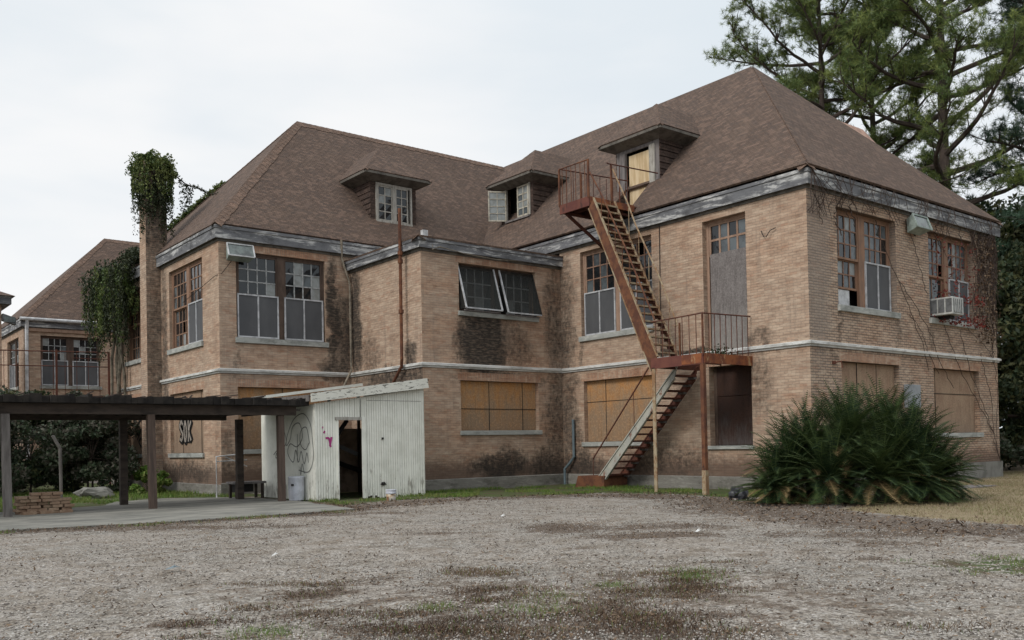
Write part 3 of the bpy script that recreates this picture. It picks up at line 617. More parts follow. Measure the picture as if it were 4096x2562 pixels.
# caps along hips and ridges
def caps(a, b, parent, n=None, w=.26, mat=None):
    a = Vector(a); b = Vector(b); L = (b-a).length; n = n or int(L/.30); mb = MB(); d = (b-a)/n; R = random.Random(int(L*100))
    side = d.cross(Vector((0, 0, 1))).normalized(); up = side.cross(d).normalized()
    for i in range(n):
        p = a+d*i+up*(.010); q = a+d*(i+1.25)+up*.045 if False else a+d*(i+1.1)+up*.012
        p = p+up*.022; k = w*(.9+.2*R.random()); mt = mat or M['cap']; q = q+up*.006
        drop = Vector((0, 0, -k*(.76 if abs(d.z) > .01 else 1.07)))
        mb.poly([p-side*k+drop, p, q, q-side*k+drop], mt); mb.poly([p, p+side*k+drop, q+side*k+drop, q], mt)
        mb.poly([p-side*k+drop, p-side*k+drop-up*.03, p-up*.03, p], mt); mb.poly([p, p-up*.03, p+side*k+drop-up*.03, p+side*k+drop], mt)
    return mb.build('ridge_cap', parent)
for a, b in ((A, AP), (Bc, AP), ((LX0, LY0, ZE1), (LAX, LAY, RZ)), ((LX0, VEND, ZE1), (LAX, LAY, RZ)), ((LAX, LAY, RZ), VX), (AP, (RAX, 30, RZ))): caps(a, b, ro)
# eave boards: fascia + narrow crown board + soffit
def fascia(parent, segs, z0, z1, off, mat=None):
    mt = mat or M['fascia']; mb = MB()
    for fr, a, b, e0, e1 in segs:
        run(mb, fr, a, b, e0, e1, [(off-.03, z0), (off, z0), (off, z1-.20), (off+.03, z1-.18), (off+.03, z1-.075), (off-.03, z1-.075)], mt)
        run(mb, fr, a, b, e0, e1, [(-.02, z0+.03), (off-.031, z0+.03), (off-.031, z0+.07), (-.02, z0+.07)], M['soffit'])
        run(mb, fr, a, b, e0, e1, [(-.02, z0-.09), (.035, z0-.09), (.035, z0+.029), (-.02, z0+.029)], M['soffit'])
    return mb.build('fascia', parent)
fascia(SCH, [(RF, 0, 16.8, 1, -1), (RS, 0, 12.8, 1, 1), (LF, -12.12, 0, 1, -1), (LS, 16.8, 29.2, 1, 1)], ZE0, ZE1, o_-.005)
fascia(SCH, [(MF, -6.71, 0, 1, 0), (MS, 11.47, 16.8, 1, 0)], 8.80, 9.24, o_+.0)
mb = MB(); ax, ay = -6.71-o_-.05, 11.47-o_-.05
mb.poly([(ax, ay, 9.22), (0, ay, 9.22), (0, 16.8, 9.95), (-3, 16.8, 9.95)], SH); mb.poly([(ax, ay, 9.22), (-3, 16.8, 9.95), (ax, 16.8, 9.22)], SH)
pr = mb.build('porch_roof', SCH); sol = pr.modifiers.new('thick', 'SOLIDIFY'); sol.thickness = .06; sol.offset = -1
caps((ax, ay, 9.2), (-3, 16.8, 9.93), pr)
# dormers
def dormer(fr_kind, c, ctr, zb, ze, kind, label):
    """front plane at c, centred on ctr along the wall, eave height ze; slope plane rises behind"""
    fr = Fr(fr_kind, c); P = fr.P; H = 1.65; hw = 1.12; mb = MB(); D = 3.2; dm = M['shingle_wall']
    zt = ze-.12
    if kind == 'door': op = (ctr-.62, ctr+.62, 10.30, 12.98)
    elif kind == 'open': op = (ctr-.92, ctr+.78, zb+.1, 13.42)
    else: op = (ctr-.90, ctr+.92, zb+.02, 13.06)
    a, b = ctr-hw, ctr+hw
    mbf = MB()
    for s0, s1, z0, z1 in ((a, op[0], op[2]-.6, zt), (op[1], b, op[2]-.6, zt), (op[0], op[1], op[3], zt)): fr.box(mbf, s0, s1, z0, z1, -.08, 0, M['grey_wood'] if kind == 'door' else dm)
    # cheeks of lapped boards
    for s in (a, b):
        sg = -1 if s == a else 1; zz = zb-.7; i = 0
        while zz < zt:
            z1 = min(zz+.24, zt); jut = .05
            q = [P(s, zz, 0), P(s, z1, 0), P(s, z1, -D), P(s, zz, -D)]
            q2 = [P(s+sg*jut, zz, 0), P(s+sg*.012, z1, 0), P(s+sg*.012, z1, -D), P(s+sg*jut, zz, -D)]
            mbf.poly(q2, dm); mbf.poly([q[0], q2[0], q2[3], q[3]], dm); mbf.poly([q[0], q[1], q2[1], q2[0]], dm); zz = z1; i += 1
    fr.quad(mbf, a, b, zb-.6, zt, -.55, M['dark'])  # dark sheet painted for the unlit attic behind the front
    d = mbf.build('dormer', SCH); d['label'] = label
    # roof: hip at the front, ridge running back
    n0 = .5; s0, s1 = ctr-H, ctr+H; zr = ze+1.58; B = 5.4
    rb = MB(); apx = P(ctr, zr, n0-H); back = P(ctr, zr, n0-H-2.6)
    rb.poly([P(s0, ze, n0), P(s1, ze, n0), apx], SH)
    rb.poly([P(s0, ze, n0), apx, P(ctr, zr, -4.0), P(s0, ze, -3.3)], SH); rb.poly([P(s1, ze, n0), P(s1, ze, -3.3), P(ctr, zr, -4.0), apx], SH)
    r = rb.build('dormer_roof', d); so = r.modifiers.new('thick', 'SOLIDIFY'); so.thickness = .05; so.offset = 0
    eb = MB(); so_ = M['soffit']
    for p, q in (((s0+.02, ze-.07, n0-.03), (s1-.02, ze-.07, n0-.03)), ((s0+.02, ze-.07, n0-.03), (s0+.02, ze-.07, -3)), ((s1-.02, ze-.07, n0-.03), (s1-.02, ze-.07, -3))):
        eb.beam(P(*p), P(*q), .04, .10, so_)
    zs = ze-.13     # sloping soffit from the eave edge down to the wall head
    zq = zt-.20
    eb.poly([P(s0, zs, n0), P(s1, zs, n0), P(b, zq, .01), P(a, zq, .01)], so_)
    eb.poly([P(s0, zs, n0), P(a, zq, .01), P(a, zq, -3), P(s0, zs, -3)], so_); eb.poly([P(s1, zs, n0), P(s1, zs, -3), P(b, zq, -3), P(b, zq, .01)], so_)
    eb.build('eave', d)
    for sx in (s0, s1): caps(P(sx, ze, n0), apx, d, w=.13)
    if kind == 'door':
        k = MB(); fr.box(k, op[0]+.06, op[1]-.1, 10.32, 12.86, -.12, -.07, M['ply_pale']); k.build('attic_door', d)['label'] = 'pale bare plywood attic door'
        k = MB(); fr.box(k, op[0]-.30, op[0]-.02, 10.3, 13.0, -.02, .05, M['old_white_wood']); fr.box(k, op[1]+.02, op[1]+.28, 10.35, 13.0, -.02, .05, M['grey_wood']); k.build('door_jamb', d)
    elif kind == 'closed':
        k = MB(); fw = .09
        for q0, q1 in ((op[0], op[0]+fw), (op[1]-fw, op[1]), (ctr-.06, ctr+.06)): fr.box(k, q0, q1, op[2], op[3], -.06, .06, M['old_white_wood'])
        fr.box(k, op[0], op[1], op[2]-.09, op[2], -.08, .09, M['old_white_wood']); fr.box(k, op[0]+fw, op[1]-fw, op[3]-.1, op[3], -.06, .058, M['old_white_wood']); wf = k.build('window_frame', d)
        sash(d, fr, op[0]+fw, ctr-.06, op[2], op[3]-.1, -.03, 2, 4, M['old_white_wood'], M['old_white_wood'], (.6, .1, .28), seed=71, fw=.06)
        sash(d, fr, ctr+.06, op[1]-fw-.12, op[2], op[3]-.1, .0, 2, 4, M['old_white_wood'], M['old_white_wood'], (.9, .1, 0), seed=72, fw=.06)
    else:
        k = MB()
        for q0, q1 in ((op[0]-.05, op[0]+.04), (op[1]-.04, op[1]+.05)): fr.box(k, q0, q1, op[2], op[3], -.06, .04, M['old_white_wood'])
        fr.box(k, op[0], op[1], op[2]-.08, op[2], -.08, .1, M['grey_wood']); k.build('window_frame', d)
        sash(d, fr, op[0]+.04, op[0]+.84, op[2]+.02, op[3]-.05, .0, 2, 4, M['cream'], M['cream'], (.1, .3, .6), seed=73, fw=.07)
        # left casement swung wide open
        hy = op[1]-.02; kk = MB(); ang = math.radians(58); L = .84
        dirv = Vector((-math.sin(ang), math.cos(ang), 0)); base = Vector((c-.02, hy, 0))
        def Q(tt, zz): return base+dirv*tt+Vector((0, 0, zz))
        z0, z1 = op[2]+.02, op[3]-.05
        for tt in (0.03, L-.03): kk.beam(Q(tt, z0), Q(tt, z1), .07, .05, M['cream'], up=tuple(dirv))
        kk.beam(Q(L/2, z0), Q(L/2, z1), .03, .03, M['cream'], up=tuple(dirv))
        for j in range(5): zz = z0+.03+(z1-z0-.06)*j/4; kk.beam(Q(0, zz), Q(L, zz), .05, .06 if j in (0, 4) else .03, M['cream'])
        kk.poly([Q(0, z0), Q(L, z0), Q(L, z1), Q(0, z1)], M['glass_pale']); kk.build('open_casement', d)['label'] = 'cream casement swung wide open'
    return d
dormer('y', 17.95, -3.85, 11.42, 13.40, 'closed', 'left dormer with closed white casements and missing panes')
dormer('x', 1.51, 16.0, 11.85, 13.72, 'open', 'middle dormer with a casement swung open')
dormer('x', 1.23, 8.2, 11.5, 13.43, 'door', 'tall dormer with a pale plywood door at the stair head')
mb = MB()   # dormer on the far slope, seen over the hip
ax_, ay_, az_ = 11.8, 4.88, 14.96; fx, hw_, fz = 12.3, .95, 13.55
mb.poly([(fx, ay_-hw_, fz), (fx, ay_+hw_, fz), (ax_, ay_, az_)], M['cap']); mb.poly([(fx, ay_-hw_, fz), (ax_, ay_, az_), (8.2, ay_, az_), (9.4, ay_-hw_, fz)], M['pinkroof'])
mb.poly([(fx, ay_+hw_, fz), (9.4, ay_+hw_, fz), (8.2, ay_, az_), (ax_, ay_, az_)], M['shingle']); mb.box(10, fx-.15, ay_-hw_+.15, ay_+hw_-.15, 10.6, fz-.01, M['shingle_wall'])
mb.build('dormer', SCH)['label'] = 'dormer on the far slope showing only its roof tip'
mb = MB(); mb.box(-3.68, -3.44, 15.9, 16.1, 9.6, 10.75, M['pipe_white']); mb.build('roof_vent', SCH)
# chimney
mb = MB(); mb.box(-12.72, -11.83, 23.4, 24.25, 0, 14.0, M['b_chim']); mb.box(-12.76, -11.79, 23.36, 24.29, 13.7, 13.95, M['b_chim']); mb.build('chimney', SCH)
# ------------------------------------------------------------------ graffiti on boards (paint strokes: parts of the building)
def stroke(mb, fr, pts, r, mat, n, close=False, sm=2):
    P = [Vector((a, b, 0)) for a, b in pts]
    if close: P.append(P[0])
    Q = []
    for i in range(len(P)-1):      # catmull-rom
        p0 = P[i-1] if i else P[i]; p1 = P[i]; p2 = P[i+1]; p3 = P[i+2] if i+2 < len(P) else P[i+1]
        for k in range(5):
            t = k/5; Q.append(.5*((2*p1)+(p2-p0)*t+(2*p0-5*p1+4*p2-p3)*t*t+(3*p1-p0-3*p2+p3)*t**3))
    Q.append(P[-1])
    for i in range(len(Q)-1):
        d = Q[i+1]-Q[i]
        if d.length < 1e-5: continue
        d.normalize(); s = Vector((-d.y, d.x, 0))*r; e = d*r*.5; off = n+.0004*(i % 3)
        a, b, c_, dd = Q[i]-e-s, Q[i+1]+e-s, Q[i+1]+e+s, Q[i]-e+s
        fr_n = -1 if fr.k == 'x' else 1
        q = [fr.P(v.x, v.y, off) for v in (a, b, c_, dd)]
        mb.poly(q if fr.k == 'y' else q[::-1], mat)
def graf(s_left, w, z0, h, pts):     # letter box to wall (LS: image left = larger y)
    return [(s_left-w*a, z0+h*b) for a, b in pts]
LET = {'S': [(.85, .85), (.5, 1.0), (.12, .78), (.45, .55), (.85, .35), (.6, .04), (.12, .12)], 'O': [(.5, 1), (.12, .7), (.12, .25), (.5, 0), (.88, .25), (.88, .7), (.5, 1)],
       'K1': [(.15, 1), (.15, 0)], 'K2': [(.9, .95), (.3, .5), (.9, .05)]}
mb = MB()
gl, gz, gh = 21.55, 1.95, 1.0
for mat, r, off in ((M['black_paint'], .16, -.10), (M['pale_paint'], .058, -.085)):
    for ch, x0, w_ in (('S', 0, .42), ('O', .52, .30), ('K1', .98, .38), ('K2', .98, .38)): stroke(mb, LS, graf(gl-x0, w_, gz+.1, gh*.8, LET[ch]), r, mat, off)
mb.build('graffiti', lb)['label'] = 'black bubble letters SOK'
mb = MB(); stroke(mb, LS, [(27.2, 2.9), (26.7, 3.1), (26.6, 2.4), (27.1, 2.1), (26.5, 1.9), (26.2, 2.6), (26.0, 2.0)], .05, M['black_paint'], -.10); stroke(mb, LS, [(27.3, 2.2), (26.6, 2.7), (26.1, 2.9)], .05, M['black_paint'], -.09); mb.build('graffiti', lb2)
# ------------------------------------------------------------------ iron fire escape
FE = thing('fire_escape', (-1.2, 3.2, 0), 'rusty iron fire escape with two flights, landing and railings against the brick wall', 'fire escape')
XO, XI = -2.43, -1.30
def beamobj(name, a, b, w, h, mat, up=(0, 0, 1), parent=FE, **k): return MB().beam(a, b, w, h, mat, up, **k).build(name, parent)
# upper landing
mb = MB(); mb.box(-2.46, -2.40, 7.1, 8.66, 10.02, 10.36, M['rust_red']); mb.box(-2.40, 0.05, 8.60, 8.66, 10.06, 10.36, M['rust_dark']); mb.box(-2.40, -.16, 7.1, 7.15, 10.12, 10.36, M['rust_orange'])
mb.box(-2.40, 1.1, 7.15, 8.60, 10.30, 10.34, M['rust_dark'])
for x in (-1.9, -1.3, -.7): mb.box(x, x+.05, 7.15, 8.6, 10.1, 10.3, M['rust_dark'])
mb.build('upper_landing', FE)
for y in (7.35, 8.45): beamobj('brace', (-2.35, y, 10.05), (-.02, y, 8.75), .09, .09, M['rust_dark'])
mb = MB(); mb.box(-2.35, -.02, 7.3, 7.4, 10.0, 10.08, M['rust_dark']); mb.box(-2.35, -.02, 8.4, 8.5, 10.0, 10.08, M['rust_dark']); mb.build('bracket', FE)
# upper flight: plate stringers
def stringer(x0, x1, lo0, lo1, up0, up1, mat, name='stringer', flange=.05):
    mb = MB(); P = []
    for x in (x0, x1): P.append([(x, *lo0), (x, *lo1), (x, *up1), (x, *up0)])
    a, b = P; mb.poly(a, mat); mb.poly(b[::-1], mat)
    for i in range(4): j = (i+1) % 4; mb.poly([a[i], b[i], b[j], a[j]], mat)
    # flanges top and bottom
    for q0, q1 in ((lo0, lo1), (up0, up1)): mb.beam(((x0+x1)/2, *q0), ((x0+x1)/2, *q1), abs(x1-x0)+flange, .035, M['rust_cream'] if mat is M['rust'] else mat, up=(0, 1, .5))
    return mb.build(name, FE)
stringer(-2.46, -2.43, (7.12, 9.92), (4.335, 3.96), (6.88, 10.25), (4.05, 4.42), M['rust'])
stringer(-1.32, -1.29, (7.10, 10.1), (4.30, 4.40), (6.98, 10.30), (4.16, 4.46), M['rust'], flange=.04)
NT = 21
for i in range(NT):
    f_ = (i+.35)/NT; y = 6.98-(6.98-4.22)*f_; zz = 10.18-(10.18-4.42)*f_
    mb = MB(); mb.box(-2.42, -1.33, y-.10, y+.13, zz-.035, zz, M['tread']); mb.box(-2.42, -1.33, y-.125, y-.10, zz-.05, zz+.004, M['rust_cream']); mb.box(-1.40, -1.33, y-.1, y+.13, zz-.13, zz-.036, M['rust_dark']); mb.build('tread', FE)
# rails
def rail(pts, posts, name='railing', mat=None, r=.024, foot=None, rb=.014):
    mat = mat or M['rust']; mb = MB()
    for p in pts: mb.tube(p, r, mat, 6)
    for a, b in posts: mb.tube([a, b], rb, mat, 5)
    return mb.build(name, FE)
rail([[(-2.45, 8.66, 11.68), (-2.45, 7.12, 11.66)]], [((-2.45, y, 10.36), (-2.45, y, 11.66)) for y in np.linspace(7.3, 8.5, 6)])
rail([[(-2.45, 8.66, 11.70), (1.15, 8.66, 11.86)]], [((x, 8.66, max(10.36, zR(x)+.02 if x > 0 else 0)), (x, 8.66, 11.74)) for x in np.linspace(-2.1, 1.0, 10)], mat=M['rust_dark'])
rail([[(-1.48, 7.1, 11.68), (1.15, 7.1, 11.78)], [(-1.55, 7.1, 11.70), (-1.48, 7.1, 11.68)]], [((x, 7.1, 10.36), (x, 7.1, 11.68)) for x in (-.9, -.5)], mat=M['rust_dark'])
for x, y in ((-2.45, 8.66), (-2.45, 7.12), (-1.40, 8.62), (-1.33, 7.1)): MB().beam((x, y, 10.3), (x, y, 11.68), .06, .06, M['rust']).build('post', FE)
# sloping handrails
rail([[(-2.45, 7.05, 11.2), (-2.45, 6.45, 10.22), (-2.45, 5.4, 8.25), (-2.45, 4.14, 5.62)]], [((-2.45, y, 3.96+(y-4.335)*2.15+.35), (-2.45, y-.02, 5.62+(y-4.14)*2.0-.04)) for y in np.linspace(4.6, 6.5, 7)], r=.028)
rail([[(-1.3, 7.05, 11.5), (-1.3, 6.35, 10.13), (-1.3, 5.98, 9.27), (-1.3, 4.97, 7.35), (-1.3, 4.21, 5.62), (-1.3, 4.19, 5.52), (-1.3, 4.30, 5.50)]], [((-1.3, y, 4.4+(y-4.3)*2.04), (-1.3, y, 5.62+(y-4.21)*2.11-.1)) for y in np.linspace(4.5, 6.3, 5)], r=.03, mat=M['rust_cream'])
# middle landing
mb = MB(); mb.box(-2.48, -2.42, 2.16, 4.32, 4.02, 4.36, M['rust_red']); mb.box(-2.42, .03-.05, 2.13, 2.19, 4.05, 4.36, M['rust_orange']); mb.box(-2.42, -.02, 4.26, 4.32, 4.05, 4.36, M['rust_dark'])
mb.box(-2.42, -.02, 2.19, 3.0, 4.32, 4.35, M['rust_dark']); mb.box(-2.42, -1.32, 3.0, 4.26, 4.32, 4.35, M['rust_dark'])
for y in (2.6, 3.4): mb.box(-2.42, -.02, y, y+.06, 4.18, 4.32, M['rust_dark'])
mb.build('middle_landing', FE)
mb = MB(); mb.box(-2.49, -2.481, 2.2, 3.0, 4.05, 4.35, M['rust_orange']); mb.build('rust_patch', FE)
rail([[(-2.45, 4.25, 5.56), (-2.45, 2.16, 5.60)]], [((-2.45, y, 4.36), (-2.45, y, 5.58)) for y in np.linspace(2.42, 4.1, 7)], mat=M['rust_dark'], r=.022)
rail([[(-2.45, 2.16, 5.60), (-.05, 2.16, 5.66)]], [((x, 2.16, 4.36), (x, 2.16, 5.62)) for x in np.linspace(-2.15, -.2, 8)], mat=M['rust_dark'], r=.022)
for x, y in ((-2.45, 2.16), (-1.28, 4.1)): MB().beam((x, y, 4.3), (x, y, 5.60), .05, .05, M['rust']).build('post', FE)
# lower flight
stringer(-1.33, -1.29, (4.35, 3.74), (7.92, .12), (4.2, 4.18), (8.05, .42), M['lower_paint'], flange=.07)
stringer(-.28, -.24, (4.35, 3.74), (7.92, .12), (4.2, 4.18), (8.05, .42), M['rust_dark'])
NL = 15
for i in range(NL):
    f_ = (i+.7)/NL; y = 4.25+(7.75-4.25)*f_; zz = 4.05-(4.05-.42)*f_
    mb = MB(); mb.box(-1.29, -.28, y-.17, y+.13, zz-.06, zz, M['rust_dark']); mb.box(-.40, -.28, y-.17, y+.13, zz-.13, zz-.061, M['post_grey']); mb.build('tread', FE)
rail([[(-1.36, 5.35, 4.32), (-1.36, 8.32, 1.06)]], [((-1.36, 8.32, .44), (-1.36, 8.32, 1.06)), ((-1.36, 6.2, 2.2), (-1.36, 6.2, 3.38))], mat=M['rust_dark'], r=.028)
mb = MB(); q = [(-1.42, 7.72, -.02), (-.2, 7.72, -.02), (-.2, 9.28, -.02), (-1.42, 9.28, -.02), (-1.42, 7.72, .44), (-.2, 7.72, .44), (-.2, 9.12, .42), (-1.42, 9.12, .42)]
mb.hexa([(p[0], p[1], p[2]) for p in q], M['rust']); mb.build('base_block', FE, bevel=.02)['label'] = 'rusted box at the foot of the lower flight'
# standing legs
mb = MB(); mb.beam((-2.43, 2.20, .72), (-2.43, 2.20, 4.05), .13, .13, M['rust'], up=(0, 1, 0)); mb.beam((-2.43, 2.20, -.05), (-2.43, 2.20, .72), .15, .15, M['rust_cream'], up=(0, 1, 0)); mb.build('leg', FE)['label'] = 'rust red leg with a pale lower end'
mb = MB(); mb.beam((-2.46, 4.22, -.05), (-2.46, 4.22, 4.05), .04, .13, M['rust_cream'], up=(0, 1, 0)); mb.beam((-2.40, 4.25, -.05), (-2.40, 4.25, 4.05), .09, .04, M['rust'], up=(0, 1, 0)); mb.build('leg', FE)['label'] = 'slender angle iron leg, cream and rust'
# ------------------------------------------------------------------ white shed
SD = thing('wooden_shed', (-9.7, 9.95, 0), 'small white flaking board shed with an open doorway and sloping roof', 'shed')
FS = Fr('y', 9.95); SS = Fr('x', -11.75); dz = lambda x: 3.04+(x+11.75)*.142
mb = MB(); wht = M['shed_white']; bw = .088; x = -11.75; R = random.Random(3)
while x < -7.70:
    x1 = min(x+bw, -7.68); z0 = -.02 if R.random() < .6 else R.uniform(0, .07)
    if x1 <= -10.98 or x >= -10.04: zb_ = z0
    else: zb_ = 2.56
    j = R.uniform(0, .012)
    if x > -7.9+.2: j = 0
    if x < -10.98 < x1:
        FS.box(mb, x, -10.985, z0, dz(x), -.03, j, wht); FS.box(mb, -10.985, x1, 2.56, dz(x), -.03, j, wht)
    elif x < -10.04 < x1:
        FS.box(mb, x, -10.035, 2.56, dz(x), -.03, j, wht); FS.box(mb, -10.035, x1, z0, dz(x), -.03, j, wht)
    else: FS.box(mb, x+.006, x1-.006, zb_, dz(x), -.03, j, wht)
    x = x1
FS.quad(mb, -11.72, -11.0, 0, 3.0, -.028, M['dark_beam']); FS.quad(mb, -10.03, -7.72, 0, 3.2, -.028, M['dark_beam']); mb.build('front_wall', SD)
mb = MB(); y = 9.99
while y < 14.0:
    y1 = min(y+.4, 14.02); SS.box(mb, y, y1-.003, 0, 3.02, -.03, R.uniform(0, .004), wht); y = y1
mb.build('side_wall', SD)['label'] = 'side wall with a curling black scrawl'
mb = MB(); mb.box(-7.72, -7.68, 9.99, 14.0, 0, 3.6, wht); mb.box(-11.72, -7.72, 13.96, 14.0, 0, 2.35, M['shed_inner']); mb.build('rear_wall', SD)  # rear boards shaped to dim the inside; gap on top admits light
mb = MB()
for x0 in (-11.6, -10.4, -9.2, -8): mb.beam((x0, 13.9, 0), (x0, 13.9, dz(x0)), .09, .09, M['dark_beam'], up=(0, 1, 0))
mb.build('stud_frame', SD); MB().beam((-11.5, 13.7, 1.95), (-8, 13.6, .75), .08, .16, M['wire']).build('fallen_beam', SD); MB().beam((-11.0, 11.0, 1.95), (-9.9, 10.6, 1.42), .07, .13, M['wire']).build('fallen_beam', SD)
MB().beam((-10.75, 10.6, 1.9), (-10.1, 10.9, 2.55), .07, .13, M['wire']).build('fallen_beam', SD)
mb = MB(); mb.box(-10.99, -10.93, 9.92, 9.97, 0, 2.52, wht); mb.box(-10.10, -9.98, 9.91, 9.94, 0, 2.62, wht); mb.box(-11.05, -9.98, 9.912, 9.938, 2.52, 2.62, M['old_white_wood']); mb.build('door_frame', SD)
mb = MB(); y0, y1 = 9.78, 14.3
def slab(x0, x1, z0, z1, th, mat): mb.hexa([(x0, y0, z0-th), (x1, y0, z1-th), (x1, y1, z1-th), (x0, y1, z0-th), (x0, y0, z0), (x1, y0, z1), (x1, y1, z1), (x0, y1, z0)], mat)
slab(-11.98, -7.58, 3.28, 3.92, .06, M['dark_beam'])
mb.hexa([(-11.95, 9.74, 3.07), (-7.60, 9.74, 3.62), (-7.60, 9.78, 3.62), (-11.95, 9.78, 3.07), (-11.95, 9.74, 3.34), (-7.66, 9.74, 3.945), (-7.66, 9.78, 3.945), (-11.95, 9.78, 3.34)], M['shed_fascia'])
mb.beam((-11.98, 14.28, 3.42), (-7.6, 14.28, 4.02), .05, .10, M['shed_white']); mb.beam((-11.99, 9.8, 3.2), (-11.99, 14.2, 3.26), .04, .2, M['post_grey'])
mb.build('shed_roof', SD)
mb = MB(); mb.box(-10.13-.008, -10.13+.008, 9.932, 9.936, 2.6, 3.22, M['dark']); mb.box(-9.9, -7.8, 9.933, 9.937, 3.16, 3.17, M['post_grey']); mb.build('board_joint', SD)
mb = MB()
for a, b in (((-9.33, 1.92), .04), ((-9.33, .42), .05)): mb.lathe((a[0], 9.92, a[1]), [(0, -.04), (b, -.03), (b, .03), (0, .04)], M['wire'], 8)
mb.tube([(-9.42, 9.92, .40), (-9.4, 9.90, .47), (-9.3, 9.9, .48), (-9.24, 9.92, .40)], .02, M['wire']); mb.build('hole_and_hook', SD)
mb = MB()
stroke(mb, FS, [(-11.37, 1.95), (-11.27, 1.93), (-11.22, 1.68)], .034, M['magenta'], .02); stroke(mb, FS, [(-11.18, 1.97), (-11.24, 1.72)], .034, M['magenta'], .021); stroke(mb, FS, [(-11.44, 2.12), (-11.42, 2.17)], .03, M['magenta'], .02); stroke(mb, FS, [(-11.49, 2.27), (-11.48, 2.31)], .02, M['magenta'], .02)
mb.build('paint_mark', SD)['label'] = 'small magenta heart shaped paint marks'
mb = MB()
for p in ([(11.1, .95), (10.4, .9), (10.06, 1.3), (10.1, 1.9), (10.22, 2.4), (10.7, 2.75), (11.4, 2.6), (11.9, 2.1), (12.0, 1.75), (11.7, 1.95), (11.5, 2.35), (11.0, 2.45), (10.8, 2.0), (11.2, 1.7), (11.7, 1.8), (11.9, 1.5), (11.5, 1.2), (11.3, 1.6), (11.1, 1.2), (10.9, 1.55), (10.7, 1.15), (10.5, 1.5), (10.4, 1.2)],
          [(10.3, 1.8), (10.5, 2.3), (10.9, 2.2), (10.95, 1.8), (10.6, 1.6), (10.35, 1.8)], [(12.2, 2.3), (12.0, 1.9), (12.3, 1.6), (12.15, 2.05)], [(11.0, 1.05), (10.95, .8), (10.85, 1.15), (10.7, .85)], [(11.15, 2.1), (11.2, 1.2)]):
    stroke(mb, SS, p, .015, M['grey_paint'], .012)
mb.build('graffiti', SD)['label'] = 'curling black scrawl'
mb = MB(); stroke(mb, SS, [(13.0, 1.45), (12.7, 1.6), (12.85, 1.35), (12.5, 1.4)], .015, M['grey_paint'], .012); mb.build('paint_mark', SD)
# ------------------------------------------------------------------ covered walkway
PG = thing('covered_walkway', (-16.5, 11.8, 0), 'low rotted timber walkway roof on brown posts over a concrete slab', 'walkway')
mb = MB(); mb.box(-36, -12.2, 10.28, 10.36, 2.68, 2.96, M['dark_beam']); mb.build('beam', PG)
mb = MB(); mb.box(-36, -13.3, 13.2, 13.3, 2.62, 2.86, M['dark_beam']); mb.build('beam', PG)
mb = MB(); mb.box(-12.6, -12.0, 10.4, 10.45, 2.82, 2.88, M['post_grey']); mb.build('bracket', PG)
R = random.Random(5)
mb = MB(); x = -36
while x < -12.3: mb.box(x, x+.07, 10.37, 13.19, 2.74, 2.95, M['dark_beam']); x += .8
mb.build('rafters', PG)
mb = MB(); x = -36.0; prev = 3.17
while x < -11.95:      # decking with a ragged edge
    wd = R.uniform(.10, .32); e = 9.98+R.uniform(-.06, .08); zt = 3.16+R.uniform(-.035, .05); zb_ = 2.97
    mb.box(x, x+wd-.004, e, 13.6+R.uniform(-.1, .1), zb_, zt, M['deck_black'])
    if R.random() < .4: mb.beam((x, e+.1, zt), (x+R.uniform(.1, .5), e+R.uniform(0, .4), zt+R.uniform(.03, .09)), .03, .03, M['bark'])
    x += wd
mb.build('roof_deck', PG)
for (x, y, mt, lx) in ((-20.22, 10.32, 'post_grey', -.05), (-16.58, 10.32, 'post_brown', -.04), (-12.66, 10.42, 'post_brown', -.02), (-16.55, 13.25, 'dark_beam', 0), (-13.0, 12.9, 'dark_beam', 0), (-24.2, 10.32, 'post_grey', 0), (-20.3, 13.25, 'dark_beam', 0)):
    mb = MB(); mb.beam((x, y, -.03), (x+lx, y, 2.68 if y < 11 else 2.64), .20 if y < 11 else .22, .18, M[mt], up=(0, 1, 0)); mb.build('post', PG, bevel=.008)
# table, drum, bucket, brick stack ...
TB = thing('wooden_table', (-12.3, 13.6, 0), 'low dark plank table with a grey top behind the walkway posts', 'table')
mb = MB()
for j in range(4): mb.box(-13.05, -11.95, 13.2+j*.2, 13.385+j*.2, .50, .57, M['grey_wood'])
mb.build('table_top', TB)
for x, y in ((-12.95, 13.3), (-12.05, 13.3), (-12.95, 13.85), (-12.05, 13.85)): MB().beam((x, y, 0), (x, y, .5), .08, .08, M['dark_beam'], up=(0, 1, 0)).build('leg', TB)
MB().box(-12.92, -12.3, 13.45, 13.8, .22, .48, M['wire']).build('drawer', TB)
PF = thing('pipe_frame', (-12.6, 15.2, 0), 'thin white pipe frame standing on its side behind the table', 'metal frame')
mb = MB(); mb.tube([(-12.95, 15.1, 0), (-12.95, 15.1, 1.42), (-11.9, 15.2, 1.5)], .028, M['pipe_white']); mb.tube([(-12.6, 15.15, 1.40), (-11.8, 15.2, 1.05)], .02, M['pipe_white']); mb.tube([(-12.95, 15.1, 1.25), (-11.8, 15.2, 1.28)], .018, M['pipe_white']); mb.build('tube', PF)
DR = thing('plastic_drum', (-12.02, 10.75, 0), 'pale grey plastic drum standing at the end of the slab by the shed', 'drum')
mb = MB(); mb.lathe((-12.02, 10.75, 0), [(0, 0), (.23, 0), (.235, .03), (.225, .06), (.24, .1), (.25, .4), (.245, .70), (.255, .72), (.255, .76), (.235, .76), (.225, .70), (0, .69)], M['plastic_white'], 28); mb.build('drum_body', DR, smooth=True)
mb = MB(); mb.lathe((-12.22, 10.6, .50), [(.0, -.03), (.045, -.03), (.045, .03), (0, .03)], M['wire'], 8); mb.build('handle', DR)
BK = thing('paint_bucket', (-10.5, 7.5, 0), 'white paint bucket with lid and orange drips near the shed door', 'bucket')
